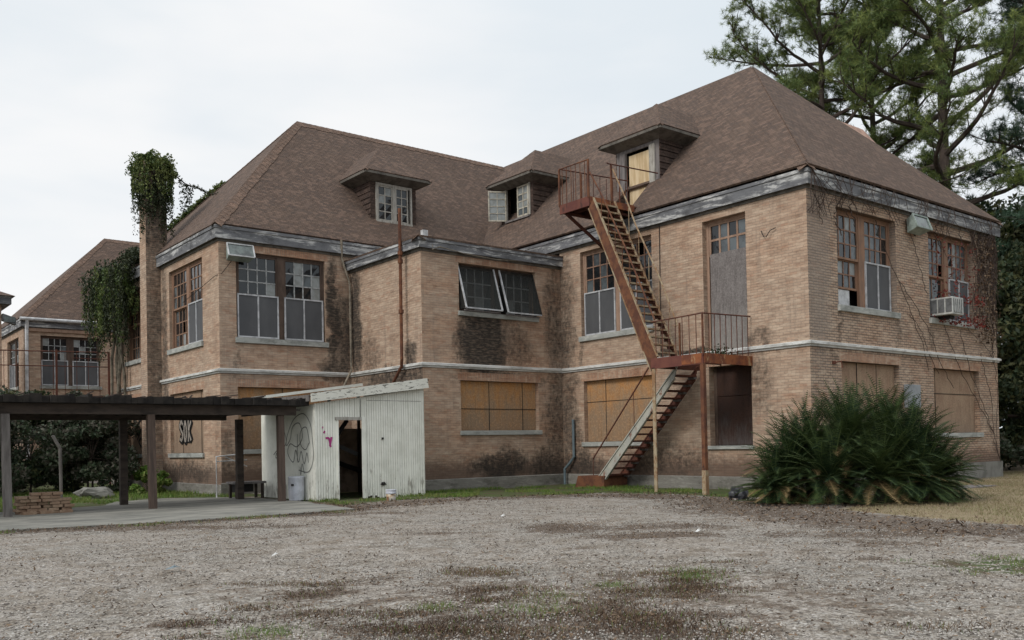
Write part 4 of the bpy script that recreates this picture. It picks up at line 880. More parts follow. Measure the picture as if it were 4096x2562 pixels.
mb = MB(); mb.lathe((-10.5, 7.5, 0), [(0, 0), (.135, 0), (.15, .24), (0, .24)], M['plastic_bucket'], 24); mb.build('bucket_body', BK, smooth=True)
mb = MB(); mb.lathe((-10.5, 7.5, .24), [(0, 0), (.165, 0), (.165, .03), (.155, .04), (.155, .09), (.165, .095), (.165, .12), (.02, .125), (0, .125)], M['plastic_white'], 24); mb.build('lid', BK)
mb = MB(); mb.box(-10.655, -10.64, 7.42, 7.5, .03, .15, M['rust_orange']); mb.tube([(-10.5+.165*math.cos(a), 7.5+.165*math.sin(a)*.99, .27-.10*abs(math.sin((a-.6)))) for a in np.linspace(3.7, 6.8, 9)], .006, M['wire'], 4); mb.build('handle', BK)
R = random.Random(11)
k_ = 0
for j in range(7):        # loose bricks stacked
    for i in range(5):
        x0 = -19.92+i*.27+R.uniform(-.02, .02)+(0 if j % 2 else .07)
        if (i > 3 and j > 4) or (i == 0 and j == 6): continue
        yy_ = 11.1+R.uniform(-.06, .06); an_ = R.uniform(-.16, .16); o = MB().beam((x0, yy_-an_*.13, j*.085+.04), (x0+.25, yy_+an_*.13, j*.085+.04), .45, .078, M['brick_loose']).build('brick', None, bevel=.01)
        tag(o, '%s brick of the %s course in the loose stack by the walkway' % (('leftmost', 'second', 'middle', 'fourth', 'rightmost')[i], ('bottom', 'second', 'third', 'fourth', 'fifth', 'sixth', 'top')[j]), 'brick', 'bricks stacked beside the walkway post'); k_ += 1
for i, x0 in enumerate((-19.80, -19.38, -18.90)):
    o = MB().box(x0, x0+.33, 10.7+.04*i, 10.82+.04*i, 0, .10, M['brick_loose']).build('brick', None, bevel=.008); tag(o, '%s of three loose bricks lying in front of the brick stack' % ('leftmost', 'middle', 'rightmost')[i], 'brick', 'bricks lying in front of the stack')
def rock(name, c, s, mat, label, cat, seed=1):
    import bmesh
    bm = bmesh.new(); bmesh.ops.create_icosphere(bm, subdivisions=3, radius=1)
    for v in bm.verts:
        n = mnoise.noise(v.co*1.6+Vector((seed*7.1, 0, 0)))*.45+mnoise.noise(v.co*4+Vector((seed, 3, 0)))*.12
        v.co *= 1+n; v.co = Vector((c[0]+v.co.x*s[0], c[1]+v.co.y*s[1], max(c[2]+v.co.z*s[2], -.03)))
    me = bpy.data.meshes.new(name); bm.to_mesh(me); bm.free(); me.materials.append(mat); o = bpy.data.objects.new(name, me); COL.objects.link(o); return tag(o, label, cat)
rock('concrete_rubble', (-15.9, 19.3, .12), (.62, .35, .26), M['concrete'], 'grey broken concrete lump in the grass behind the walkway', 'rubble', 3)
rock('rubbish_bag', (-4.0, -.25, .10), (.30, .26, .26), M['bag'], 'small crumpled black rubbish bag beside the palm', 'bag', 5)
o = tag(MB().tube([(-17.3, 17.9, 0), (-17.32, 17.9, 1.8), (-17.55, 17.9, 2.25)], .055, M['post_grey'], 8).build('bent_pole'), 'bent grey metal pole standing alone behind the brick stack', 'pole')
# pipes
def pipe(name, pts, r, mat, label, cat='pipe', extra=None):
    mb = MB(); mb.tube(pts, r, mat, 8)
    for p in (extra or ()): mb.tube([(p[0], p[1], p[2]-.07), (p[0], p[1], p[2]+.07)], r*1.6, mat, 8)
    return tag(mb.build(name), label, cat)
pipe('vent_stack', [(-6.98, 12.43, 10.4), (-6.98, 12.44, 4.85), (-6.9, 12.6, 4.6), (-6.9, 13.25, 4.0), (-6.9, 13.3, 2.8)], .06, M['rust'], 'rusted vertical vent pipe running up the middle block above its roof', extra=[(-6.98, 12.43, 8.75), (-6.98, 12.43, 8.45), (-6.98, 12.43, 6.6)])
pipe('drain_pipe', [(-7.17, 16.55, 10.0), (-7.08, 16.7, 9.25), (-6.82, 16.6, 8.35), (-6.82, 16.55, 8.2), (-6.82, 16.55, 4.95), (-6.95, 16.3, 4.75), (-7.5, 16.0, 4.0)], .045, M['pipe_tan'], 'thin tan drain pipe in the dark inner corner of the walls')
pipe('drain_pipe', [(-.1, 10.75, 2.6), (-.1, 10.75, 1.1), (-.15, 10.95, .85), (-.2, 11.2, .62), (-.2, 11.2, 0)], .055, M['pipe_grey'], 'short blue grey plastic drain pipe at the inner corner near the ground')
tag(MB().tube([(-.03, 6.02, 9.5), (-.03, 6.05, 7.2), (-.035, 6.07, 4.7)], .014, M['wire'], 5).build('wall_cable'), 'thin black cable hanging down the brick wall beside the fire escape', 'cable')
tag(MB().tube([(-.02, 1.66, 8.37), (-.1, 1.62, 8.33), (-.12, 1.5, 8.13), (-.12, 1.42, 8.12), (-.1, 1.28, 8.30), (-.05, 1.1, 8.36)], .014, M['wire'], 5).build('wall_hook'), 'bent black wire hook on the brick wall right of the boarded doorway', 'hook')
tag(MB().tube([(-6.3, 11.3, 8.95), (-6.35, 11.25, 8.75), (-6.0, 11.28, 8.9), (-4.9, 11.3, 8.78), (-3.4, 11.3, 8.72), (-2.2, 11.32, 8.8)], .016, M['pipe_tan'], 5).build('loose_cable'), 'loose pale cable sagging under the eave of the middle block', 'cable')
tag(MB().tube([(-12.16, 20.6, 7.6), (-12.2, 18.3, 7.9), (-12.2, 17.0, 8.1), (-12.0, 16.76, 8.2), (-11.5, 16.7, 8.9)], .012, M['wire'], 5).build('loose_cable'), 'thin cable strung round the left brick corner', 'cable')
mx_ = thing('meter_box', (5.9, -.1, 2.9), 'flat grey metal box on the right wall between the boarded windows, behind the palm', 'utility box')
MB().box(5.55, 6.45, -.14, -.003, 2.65, 3.45, M['pipe_grey2']).build('box_case', mx_, bevel=.01); MB().box(5.6, 6.4, -.152, -.141, 2.7, 3.40, M['pipe_grey2']).build('box_door', mx_)
wl = thing('wall_bracket', (1.3, -.1, 4.0), 'small rusted lamp bracket on the right wall above the palm', 'bracket')
mbw = MB(); mbw.lathe((1.25, -.02, 4.03), [(0, -.05), (.07, -.05), (.07, .05), (0, .05)], M['rust_dark'], 8); mbw.build('base_plate', wl); MB().tube([(1.25, -.05, 4.03), (1.3, -.25, 4.05), (1.32, -.27, 3.85)], .025, M['rust_dark']).build('arm', wl)
# floodlights
def floodlight(c, k, label):
    F = thing('floodlight', c, label, 'floodlight', 'floodlights under the eaves'); x, y, z = c
    mb = MB(); w, h, d = .50, .30, .26
    P = [(x-w, y-.42, z-h), (x+w, y-.42, z-h), (x+w, y-.42, z+h*.62), (x-w, y-.42, z+h*.62)]; Q = [(x-w*.8, y-.05, z-h*.5), (x+w*.8, y-.05, z-h*.5), (x+w*.8, y-.05, z+h), (x-w*.8, y-.05, z+h)]
    P = [(x-w, y-.50, z-h*.55), (x+w, y-.50, z-h*.55), (x+w, y-.32, z+h), (x-w, y-.32, z+h)]; Q = [(x-w*.85, y-.08, z-h), (x+w*.85, y-.08, z-h), (x+w*.85, y-.06, z+h*.6), (x-w*.85, y-.06, z+h*.6)]
    mb.poly(Q, M['lamp_case'])
    for i in range(4): j = (i+1) % 4; mb.poly([P[i], P[j], Q[j], Q[i]], M['lamp_case'])
    mb.build('lamp_housing', F)
    fb = MB()
    for i in range(4): fb.beam(P[i], P[(i+1) % 4], .045, .045, M['pipe_white'] if k == 0 else M['lamp_case'])
    fb.build('lamp_rim', F); MB().poly([(p[0], p[1]+.015, p[2]) for p in P], M['lamp_glass']).build('lens', F)
    mb = MB(); mb.beam((x, y-.08, z), (x, y+.0, z), .12, .2, M['lamp_case']); mb.tube([(x+.25, y, z-.3), (x+.1, y-.05, z-.25)], .03, M['wire']); mb.build('bracket', F)
floodlight((-11.42, 16.8, 8.98), 0, 'rectangular floodlight mounted over the corner of the left wing window')
floodlight((6.35, 0, 9.05), 1, 'pale green floodlight between the two upper windows of the right wall')
AC = thing('air_conditioner', (8.1, -.35, 5.92), 'white window air conditioner jutting from the far upper window above red vine leaves', 'air conditioner')
mb = MB(); mb.box(7.72, 8.55, -.72, .1, 5.98, 6.60, M['ac']); mb.build('case', AC, bevel=.015)
mb = MB()
for i in range(3): mb.box(7.705, 7.722, -.70+i*.27, -.48+i*.27, 6.06, 6.54, M['ac_dark'])
mb.build('side_vent', AC)
mb = MB(); mb.box(7.80, 8.48, -.735, -.718, 6.05, 6.53, M['ac_dark'])
for i in range(5): x = 7.84+i*.14; mb.box(x, x+.045, -.75, -.736, 6.05, 6.53, M['ac'])
mb.build('front_grille', AC)
MB().box(8.0, 8.3, -.5, -.05, 5.86, 5.975, M['wire']).build('bracket', AC)
# ------------------------------------------------------------------ north wing beyond the court, and the building at the left edge
NW = thing('distant_brick_wing', (-13.2, 46, 0), 'distant tan brick wing with a brown hip roof and white gutter seen above the walkway', 'building')
NF, NS = Fr('y', 46.0), Fr('x', -13.2)
wall(NW, NF, -13.2, 0, 0, 9.75, [(-12.26, -8.82, 5.9, 9.0), (-12.26, -8.82, 1.6, 4.0)], M['b_plain']); wall(NW, NS, 46, 58.4, 0, 9.75, [(47.5, 51.2, 5.9, 9.0), (53.5, 57.0, 5.9, 9.0)], M['b_plain'])
MB().poly([(0, 58.4, 0), (-13.2, 58.4, 0), (-13.2, 58.4, 9.75), (0, 58.4, 9.75)], M['b_plain']).build('rear_wall', NW)
upper_window(NW, NF, -12.26, -8.82, 5.9, 9.0, M['wood_brown'], M['muntin_pale'], ('screen', 'screen'), (.75, .05, .2), 81)
upper_window(NW, NS, 47.5, 51.2, 5.9, 9.0, M['wood_brown'], M['muntin_pale'], ('sash', 'screen'), (.7, .2, .1), 91)
board(NW, NF, -12.26, -8.82, 1.6, 4.0, M['ply_tan'])
run_mb = MB(); run(run_mb, NF, -13.2, 0, 1, 0, prof, M['band']); run(run_mb, NS, 46, 58.4, 1, 0, prof, M['band']); run_mb.build('string_course', NW)
mb = MB(); a_, b_ = (-13.4, 45.8, ZE1), (-13.4, 58.6, ZE1); ap = (-6.85, 52.2, 16.85)
mb.poly([a_, (0, 45.8, ZE1), (5, 52.2, 16.85), ap], SH); mb.poly([a_, ap, b_], SH); mb.poly([b_, ap, (5, 52.2, 16.85), (0, 58.6, ZE1)], SH); r_ = mb.build('roof', NW); r_.modifiers.new('t', 'SOLIDIFY').thickness = .08
caps(a_, ap, r_); caps(ap, (5, 52.2, 16.85), r_)
fascia(NW, [(NF, -13.2, 0, 1, 0), (NS, 46, 58.4, 1, 0)], ZE0, ZE1, o_-.005)
mb = MB(); mb.tube([(-13.45, 45.65, 9.93), (-7.0, 45.65, 9.93)], .11, M['pipe_white'], 8); mb.build('gutter', NW); mb = MB(); mb.tube([(-13.05, 45.7, 9.85), (-13.05, 45.85, 9.3), (-13.05, 45.88, 0)], .11, M['pipe_white'], 8); mb.build('downpipe', NW)
mb = MB(); mb.box(-13.0, -7, 45.9, 45.96, 9.22, 9.42, M['wood_pink']); mb.build('frieze_board', NW)
EW = thing('brick_porch_tower', (-17, 37, 0), 'corner of another brick building cut off by the left edge', 'building')
EF, ES = Fr('y', 36.6), Fr('x', -15.95)
mb = MB(); mb.box(-24, -15.95, 36.6, 46, 0, 9.7, M['b_plain']); mb.build('wall', EW)
mb = MB(); mb.box(-24, -15.55, 36.2, 46.4, 9.35, 9.75, M['fascia']); mb.build('fascia', EW)
mb = MB(); q = [(-24.2, 36.0, 9.75), (-15.4, 36.0, 9.75), (-15.4, 46.6, 9.75), (-24.2, 46.6, 9.75)]; t_ = (-19.8, 41.3, 12.0)
for i in range(4): mb.poly([q[i], q[(i+1) % 4], t_], SH)
mb.build('roof', EW)
F_ = thing('floodlight', (-15.75, 36.6, 8.6), 'dark floodlight on the corner of the building cut off by the left edge', 'floodlight')
mb = MB(); mb.hexa([(-15.95, 36.2, 8.5), (-15.35, 36.2, 8.3), (-15.35, 36.6, 8.3), (-15.95, 36.6, 8.5), (-15.95, 36.2, 8.85), (-15.35, 36.2, 8.65), (-15.35, 36.6, 8.65), (-15.95, 36.6, 8.85)], M['ac_dark']); mb.build('lamp_housing', F_); MB().box(-15.9, -15.4, 36.16, 36.19, 8.42, 8.7, M['lamp_glass']).build('lens', F_)
# iron landing rail of the distant wing
IR = thing('iron_balcony', (-14, 34, 0), 'thin iron balcony railing on posts in front of the distant wing', 'balcony')
mb = MB(); mb.tube([(-17.5, 34, 6.72), (-11.45, 34, 6.86)], .03, M['rust_dark']); mb.tube([(-17.5, 34, 6.0), (-11.45, 34, 6.1)], .025, M['rust_dark']); mb.tube([(-13.2, 34, 6.5), (-11.4, 34, 6.5)], .02, M['rust_dark'])
for x in np.arange(-17.4, -11.4, .55): mb.tube([(x, 34, 4.6), (x, 34, 6.75)], .013, M['rust_dark'], 4)
mb.build('railing', IR)
for x in (-17.4, -13.95, -11.45): MB().beam((x, 34, 0), (x, 34, 6.9), .09, .09, M['rust_dark'], up=(0, 1, 0)).build('post', IR)
MB().box(-17.5, -11.4, 34, 35.4, 4.45, 4.6, M['rust_dark']).build('balcony_floor', IR)
# ------------------------------------------------------------------ ground sheet with material masks
def pin(x, y, poly):
    ins = np.zeros(x.shape, bool); n = len(poly); j = n-1
    for i in range(n):
        xi, yi = poly[i]; xj, yj = poly[j]
        c = ((yi > y) != (yj > y)) & (x < (xj-xi)*(y-yi)/(yj-yi+1e-12)+xi); ins ^= c; j = i
    return ins
def pdist(x, y, poly):
    d = np.full(x.shape, 1e9); n = len(poly)
    for i in range(n):
        ax, ay = poly[i]; bx, by = poly[(i+1) % n]; dx, dy = bx-ax, by-ay
        t = np.clip(((x-ax)*dx+(y-ay)*dy)/(dx*dx+dy*dy), 0, 1); d = np.minimum(d, np.hypot(x-ax-t*dx, y-ay-t*dy))
    return np.where(pin(x, y, poly), -d, d)
def sm(d, w): return np.clip(.5-d/w, 0, 1)
GRASS = [(-12.3, 7.4), (-10.6, 7.7), (-8.4, 7.9), (-6.5, 6.6), (-4.0, 5.4), (-2.8, 3.4), (-3.4, .4), (-2.6, -1.2), (1, -1.0), (1, 12), (-6.6, 12), (-7.5, 17), (-11.9, 14.2), (-12.0, 9)]
GRASS2 = [(-22, 12.6), (-17.2, 13.4), (-16.3, 15.0), (-14.4, 16.4), (-12.2, 14.6), (-11, 14.4), (-11, 18), (-11.5, 48), (-40, 48), (-40, 13)]
GRASS3 = [(-13.4, -9.9), (-12.2, -10.3), (-10.9, -12), (-12.2, -12.8), (-13.9, -11.2)]
LAWN = [(-5.9, -4.6), (-7.0, -7.1), (-7.4, -9.2), (-6.5, -14), (2, -30), (60, -40), (60, 30), (13.2, 30), (13.2, -.5), (2.4, -.8), (-1, -2.6)]
BROWN = [(-12.8, 5.2), (-11.2, 4.9), (-8.3, 5.7), (-6.1, 4.4), (-5.4, 1.2), (-8.4, -1.6), (-9.6, -5), (-10.3, -9), (-9.6, -14), (-4, -24), (2, -30), (-6.5, -14), (-7.4, -9.2), (-6.4, -6), (-4, -3), (-3.2, .4), (-2.6, 3.4), (-4.0, 5.6), (-6.5, 6.8), (-8.4, 8.0), (-12.3, 7.6)]
SLAB = [(-40, 6.6), (-21.2, 5.7), (-17.65, 5.0), (-15.2, 4.95), (-12.96, 5.2), (-12.3, 9.9), (-12.4, 13), (-12.6, 14.2), (-14.5, 15.9), (-16.2, 15.4), (-17.2, 13.2), (-22, 12.4), (-40, 12.4)]
PATCH = [(-20.2, -7.0, 0.43, 0.36, 0.9), (-18.8, -8.0, 0.24, 0.38, 1), (-17.7, -6.9, 0.49, 0.32, 0.7), (-18.5, -8.5, 0.14, 0.28, 0.7), (-12.9, -2.9, 0.9, 1.1, 1.0), (-13.0, -5.3, 1.3, 0.8, 1.0), (-11.6, -4.2, 1.6, 0.7, .8), (-15.0, -2.0, 1.0, .5, .6), (-10.2, -8.0, 1.5, .8, .8), (-19.5, -1.2, .9, .3, .5), (-17.0, -9.6, 0.31, 0.64, 1), (-17.9, -9.3, 0.5, 0.38, 0.9), (-18.9, -10.1, 0.76, 0.79, 1), (-18.9, -10.8, 0.45, 0.5, 1), (-18.0, -10.8, 0.22, 0.19, 0.9), (-20.0, -9.6, 0.65, 0.5, 0.85), (-20.7, -9.2, 0.42, 0.37, 0.8), (-21.9, -7.6, 0.4, 0.2, 0.9),
         (-19.6, -6.4, 0.21, 0.21, 0.7), (-16.1, -8.6, 0.43, 0.34, 0.8), (-17.3, -8.8, 0.2, 0.19, 0.6), (-15.1, -5.8, 0.26, 0.29, 0.6), (-17.7, -0.3, 0.48, 0.42, 0.6), (-22.9, -6.0, 0.19, 0.16, 0.5), (-13.2, -8.4, 0.39, 0.27, 0.4), (-13.3, -9.6, 0.37, 0.23, 0.7), (-23.0, -6.7, 0.18, 0.19, 0.5), (-21.8, -5.1, 0.16, 0.14, 0.5), (-19.9, -10.3, 0.73, 0.27, 0.9), (-21.0, -7.4, 0.27, 0.18, 0.5), (-11.3, -6.8, 0.69, 0.6, 0.7), (-18.9, -6.2, 0.33, 0.19, 0.5),
         (-18.6, 3.9, 4.0, .7, .8), (-14, 4.1, 2.4, .6, .7), (-11.5, -8.8, 1.2, .8, .6), (-19.6, -9.1, 1.3, .9, .62)]
def axis(lo, hi, st, ext):
    a = list(np.arange(lo, hi, st)); s = st
    b = [a[-1]]; 
    while b[-1] < ext: s *= 1.35; b.append(b[-1]+s)
    s = st; c = [lo]
    while c[-1] > -ext: s *= 1.35; c.append(c[-1]-s)
    return np.array(c[::-1]+a[1:]+b[1:])
gx = axis(-34, 22, .16, 900); gy = axis(-17, 24, .16, 900)
X, Y = np.meshgrid(gx, gy); nx, ny = len(gx), len(gy)
Z = .02*np.sin(X*.9+1.3)*np.sin(Y*.7)+.012*np.sin(X*2.3)*np.sin(Y*1.9+.4)
Z = np.where(pdist(X, Y, SLAB) < .5, -.01, Z)-.01
Vg = np.stack([X.ravel(), Y.ravel(), Z.ravel()], 1)
ii = (np.arange(ny-1)[:, None]*nx+np.arange(nx-1)[None]).ravel(); Fg = np.stack([ii, ii+1, ii+1+nx, ii+nx], 1)
mt, nt, b = newmat('gravel_and_earth')
at = nd(nt, 'ShaderNodeVertexColor', layer_name='mask'); sp = nd(nt, 'ShaderNodeSeparateColor'); nt.links.new(at.outputs[0], sp.inputs[0])
g = nd(nt, 'ShaderNodeNewGeometry'); pos = g.outputs['Position']
def vor(sc, loc=(0, 0, 0)):
    v = nd(nt, 'ShaderNodeTexVoronoi', inp={'Scale': sc}); nt.links.new(vmap(nt, pos, (1, 1, .2), loc), v.inputs['Vector']); return v
v1 = vor(46); v2 = vor(90, (3, 1, 0)); v3 = vor(22, (8, 2, 0))
s1 = nd(nt, 'ShaderNodeSeparateXYZ'); nt.links.new(v1.outputs['Color'], s1.inputs[0]); s2 = nd(nt, 'ShaderNodeSeparateXYZ'); nt.links.new(v2.outputs['Color'], s2.inputs[0]); s3 = nd(nt, 'ShaderNodeSeparateXYZ'); nt.links.new(v3.outputs['Color'], s3.inputs[0])
nL = noise(nt, pos, .35, 5, .6); nM = noise(nt, pos, 1.8, 6, .7); nS = noise(nt, pos, 9, 5, .7)
gr = mixc(nt, s1.outputs[0], (.106, .091, .073), (.350, .312, .268))
gr = mixc(nt, mth(nt, 'MULTIPLY', ramp(nt, s2.outputs[1], .5, .9), .6), gr, (.38, .35, .325))
gr = mixc(nt, mth(nt, 'MULTIPLY', ramp(nt, s1.outputs[1], .92, .96), .7), gr, (.52, .49, .46))
gr = mixc(nt, mth(nt, 'MULTIPLY', ramp(nt, s3.outputs[0], .84, .9), .6), gr, (.06, .052, .046))
gr = mixc(nt, mth(nt, 'MULTIPLY', ramp(nt, s3.outputs[1], .94, .97), .5), gr, (.50, .47, .44))
gr = mixc(nt, mth(nt, 'MULTIPLY', ramp(nt, nL, .42, .64), .45), gr, mixc(nt, 1.0, gr, (.88, .93, .96), 'MULTIPLY'))
gr = mixc(nt, mth(nt, 'MULTIPLY', ramp(nt, nM, .40, .64), .75), gr, mixc(nt, 1.0, gr, (.62, .555, .48), 'MULTIPLY'))
br_ = mixc(nt, s1.outputs[2], (.045, .032, .024), (.125, .092, .068)); br_ = mixc(nt, mth(nt, 'MULTIPLY', ramp(nt, s2.outputs[0], .8, .9), .5), br_, (.33, .27, .22))
gn = mixc(nt, nS, (.035, .055, .018), (.085, .115, .035)); gn = mixc(nt, ramp(nt, nM, .45, .6), gn, (.085, .066, .04))
lw = mixc(nt, nS, (.17, .13, .08), (.29, .23, .145)); lw = mixc(nt, mth(nt, 'MULTIPLY', ramp(nt, nM, .5, .66), .6), lw, (.13, .12, .055))
nX = noise(nt, pos, 5.5, 7, .8, .5)
def gate(ch, w=.55, amp=1.8): return ramp(nt, mth(nt, 'ADD', sp.outputs[ch], mth(nt, 'MULTIPLY', mth(nt, 'SUBTRACT', mth(nt, 'ADD', mth(nt, 'MULTIPLY', nM, .4), mth(nt, 'MULTIPLY', nX, .6)), .5), amp)), .42, w)
col = mixc(nt, mth(nt, 'MULTIPLY', gate(2, .72, 3.4), .9), gr, br_); col = mixc(nt, gate(1), col, lw); col = mixc(nt, gate(0, .6, 2.8), col, gn)
nt.links.new(col, b.inputs['Base Color']); b.inputs['Roughness'].default_value = .95
hh = mth(nt, 'SUBTRACT', mth(nt, 'MULTIPLY', s1.outputs[0], .6), mth(nt, 'MULTIPLY', v1.outputs['Distance'], 1.2)); bump(nt, b, hh, .55, .014)
gro = tris('ground', Vg, Fg, mt); tag(gro, kind='structure')
Gm = np.maximum(sm(pdist(X, Y, GRASS), .8)*1.0, np.maximum(sm(pdist(X, Y, GRASS2), .6), sm(pdist(X, Y, GRASS3), 1.0)*.60))
Lm = sm(pdist(X, Y, LAWN), .9); Bm = sm(pdist(X, Y, BROWN), 2.2)*.72+.12
def patchv(x, y):
    r = np.zeros(np.shape(x))
    for a, c, ra, rc, s_ in PATCH:   # long axis lies across the view
        dx, dy = x-a, y-c; p = dx*.782-dy*.623; q = dx*.623+dy*.782; r = np.maximum(r, s_*np.clip(1.55-np.hypot(p/ra, q/rc)*1.05, 0, 1))
    return r
Bm = np.maximum(Bm, patchv(X, Y)*.95)
ds = pdist(X, Y, SLAB); Bm = np.maximum(Bm, np.where((ds > 0) & (Y < 9.5), .78*np.clip(1.3-ds/1.1, 0, 1), 0))
ZONE = [(-20.6, -4.6), (-14.4, -8.4), (-15.4, -12.6), (-19.4, -12.4), (-21.6, -10.2), (-22.2, -8.4), (-22, -6.6)]
Bm = np.maximum(Bm, sm(pdist(X, Y, ZONE), 2.6)*.52)
near_ = np.hypot(X, Y) < 130
Gm = np.where(near_, Gm, .9); col = np.ones((len(Vg), 4), np.float32); col[:, 0] = Gm.ravel(); col[:, 1] = Lm.ravel(); col[:, 2] = Bm.ravel()
ca = gro.data.color_attributes.new('mask', 'FLOAT_COLOR', 'POINT'); ca.data.foreach_set('color', col.ravel())
mt, nt, b = newmat('slab_concrete'); pos = nd(nt, 'ShaderNodeNewGeometry').outputs['Position']
n1 = noise(nt, vmap(nt, pos, (.5, 1.4, 1)), 1.1, 7, .7, .5); n2 = noise(nt, pos, 12, 5, .7)
c_ = mixc(nt, ramp(nt, n1, .38, .66), (.25, .24, .21), (.10, .10, .09)); c_ = mixc(nt, mth(nt, 'MULTIPLY', n2, .4), c_, (.14, .135, .12))
nt.links.new(c_, b.inputs['Base Color']); bump(nt, b, n2, .2, .01)
mb = MB(); pts = []
for i in range(len(SLAB)):
    a_, c2_ = Vector((*SLAB[i], 0)), Vector((*SLAB[(i+1) % len(SLAB)], 0)); n = max(1, int((c2_-a_).length/.35))
    for j in range(n):
        p = a_.lerp(c2_, j/n); p = p+Vector((rnd.uniform(-.05, .05), rnd.uniform(-.05, .05), 0)) if -39 < p.x else p; pts.append((p.x, p.y))
mb.poly([(x, y, .022) for x, y in pts], mt)
for i in range(len(pts)): a_, c2_ = pts[i], pts[(i+1) % len(pts)]; mb.poly([(a_[0], a_[1], -.08), (c2_[0], c2_[1], -.08), (c2_[0], c2_[1], .022), (a_[0], a_[1], .022)], mt)
tag(mb.build('concrete_path'), kind='structure')
# ------------------------------------------------------------------ scatter helpers
def gquads(P, D, N, L, Wd, fold=0):
    """quads: P root, D direction, N side vector; arrays"""
    a = P-N*Wd[:, None]/2; b_ = P+N*Wd[:, None]/2; c = P+D*L[:, None]+N*Wd[:, None]*.15; d = P+D*L[:, None]-N*Wd[:, None]*.15
    V = np.stack([a, b_, c, d], 1).reshape(-1, 3); F = np.arange(len(V)).reshape(-1, 4); return V, F
def unit(v): return v/np.maximum(np.linalg.norm(v, axis=-1, keepdims=True), 1e-9)
def randdir(n): return unit(rng.normal(size=(n, 3)))
def leafcloud(name, C, size, mat, parent=None, flat=0, long=1.6, down=0):
    n = len(C); D = randdir(n)*(1-down*.6)+np.array([0, 0, -1.0])*down; D[:, 2] *= (1-flat); D = unit(D); Nn = unit(np.cross(D, randdir(n))); s = size*rng.uniform(.6, 1.3, n)
    a = C-D*s[:, None]*long/2; c = C+D*s[:, None]*long/2; b_ = C+Nn*s[:, None]*.42; d = C-Nn*s[:, None]*.42
    V = np.stack([a, b_, c, d], 1).reshape(-1, 3); return tris(name, V, np.arange(len(V)).reshape(-1, 4), mat, parent)
def blades(name, X, Y, Z, h, w, mat, lean=.5, kind='stuff', parent=None):
    n = len(X); P = np.stack([X, Y, Z], 1); a = rng.uniform(0, 2*np.pi, n); D = unit(np.stack([np.cos(a)*lean*rng.uniform(0, 1, n), np.sin(a)*lean*rng.uniform(0, 1, n), np.ones(n)], 1))
    t = rng.uniform(0, np.pi, n); Nn = np.stack([np.cos(t), np.sin(t), np.zeros(n)], 1); V, F = gquads(P, D, Nn, h*rng.uniform(.5, 1.3, n), w*rng.uniform(.7, 1.3, n)); o = tris(name, V, F, mat, parent)
    if kind: o['kind'] = kind
    return o
def inpoly(poly, n, keep=None):
    p = np.array(poly); x = rng.uniform(p[:, 0].min(), p[:, 0].max(), n*4); y = rng.uniform(p[:, 1].min(), p[:, 1].max(), n*4); m_ = pin(x, y, poly)
    if keep is not None: m_ &= keep(x, y)
    return x[m_][:n], y[m_][:n]
def nz2(x, y, s, o=0): return np.array([mnoise.noise(Vector((a*s+o, c*s, .3))) for a, c in zip(x, y)])
def clumpy(x, y, thr=-.05, s=1.3): m_ = nz2(x, y, s) > thr; return x[m_], y[m_]
# green grass along the walls
def notbuilt(x, y): return ~((x > -.02) & (y > 0)) & ~((x > -6.73) & (y > 11.45)) & ~((x > -12.14) & (y > 16.78)) & ~((x > -11.76) & (x < -7.66) & (y > 9.93) & (y < 14.02))
x, y = inpoly(GRASS, 26000, notbuilt); x, y = clumpy(x, y, .10, .8)
tag(blades('grass', x, y, np.full(len(x), -.01), .10, .018, M['grass'], .9), 'short green grass and weeds along the foot of the walls', 'grass')
x, y = inpoly([(-22, 12.6), (-17.2, 13.4), (-16.3, 15.0), (-14.4, 16.4), (-12.2, 14.6), (-11.8, 16.7), (-12.2, 17), (-12.2, 30), (-24, 30), (-24, 13)], 30000, notbuilt); x, y = clumpy(x, y, -.08, .7)
tag(blades('grass', x, y, np.full(len(x), -.01), .13, .024, M['grass'], .9), 'green grass in the court behind the walkway', 'grass')
x, y = inpoly(GRASS3, 3500); x, y = clumpy(x, y, .02, 1.5)
tag(blades('grass', x, y, np.full(len(x), -.02), .045, .010, M['grass'], 1.0), 'green grass strip in the gravel at the right', 'grass')
x, y = inpoly([(-6.0, -4.8), (-7.0, -7.1), (-7.4, -9.2), (-7, -12), (2, -14), (22, 0), (13.2, 4), (2.4, -.8), (-1, -2.8)], 60000, lambda x, y: ~((x > 0) & (x < 12.8) & (y > 0)))
tag(blades('dry_lawn', x, y, np.full(len(x), -.01), .055, .016, M['drygrass'], 1.4), 'dry straw coloured lawn right of the palm', 'lawn')
# dead leaves, twigs, pebbles on the gravel
def scatter_leaves(name, n, fn, size, mat, label, cat, region=(-24, -8, -15, 6)):
    x = rng.uniform(region[0], region[1], n*6); y = rng.uniform(region[2], region[3], n*6); w_ = fn(x, y); k = rng.uniform(0, 1, len(x)) < w_; x, y = x[k][:n], y[k][:n]; n = len(x)
    P = np.stack([x, y, rng.uniform(.004, .03, n)], 1); D = unit(np.stack([rng.normal(size=n), rng.normal(size=n), rng.normal(size=n)*.35], 1)); Nn = unit(np.cross(D, unit(np.stack([rng.normal(size=n)*.4, rng.normal(size=n)*.4, np.ones(n)], 1))))
    V, F = gquads(P, D, Nn, size*rng.uniform(.5, 1.5, n), size*.6*rng.uniform(.6, 1.3, n)); V[:, 2] = np.maximum(V[:, 2], .003); return tag(tris(name, V, F, mat), label, cat, kind='stuff')
scatter_leaves('dead_leaves', 16000, lambda x, y: np.where(pdist(x, y, SLAB) < 0, 0, patchv(x, y)**1.3*.9), .030, M['litter'], 'brown dead leaves lying in patches on the gravel', 'leaves')
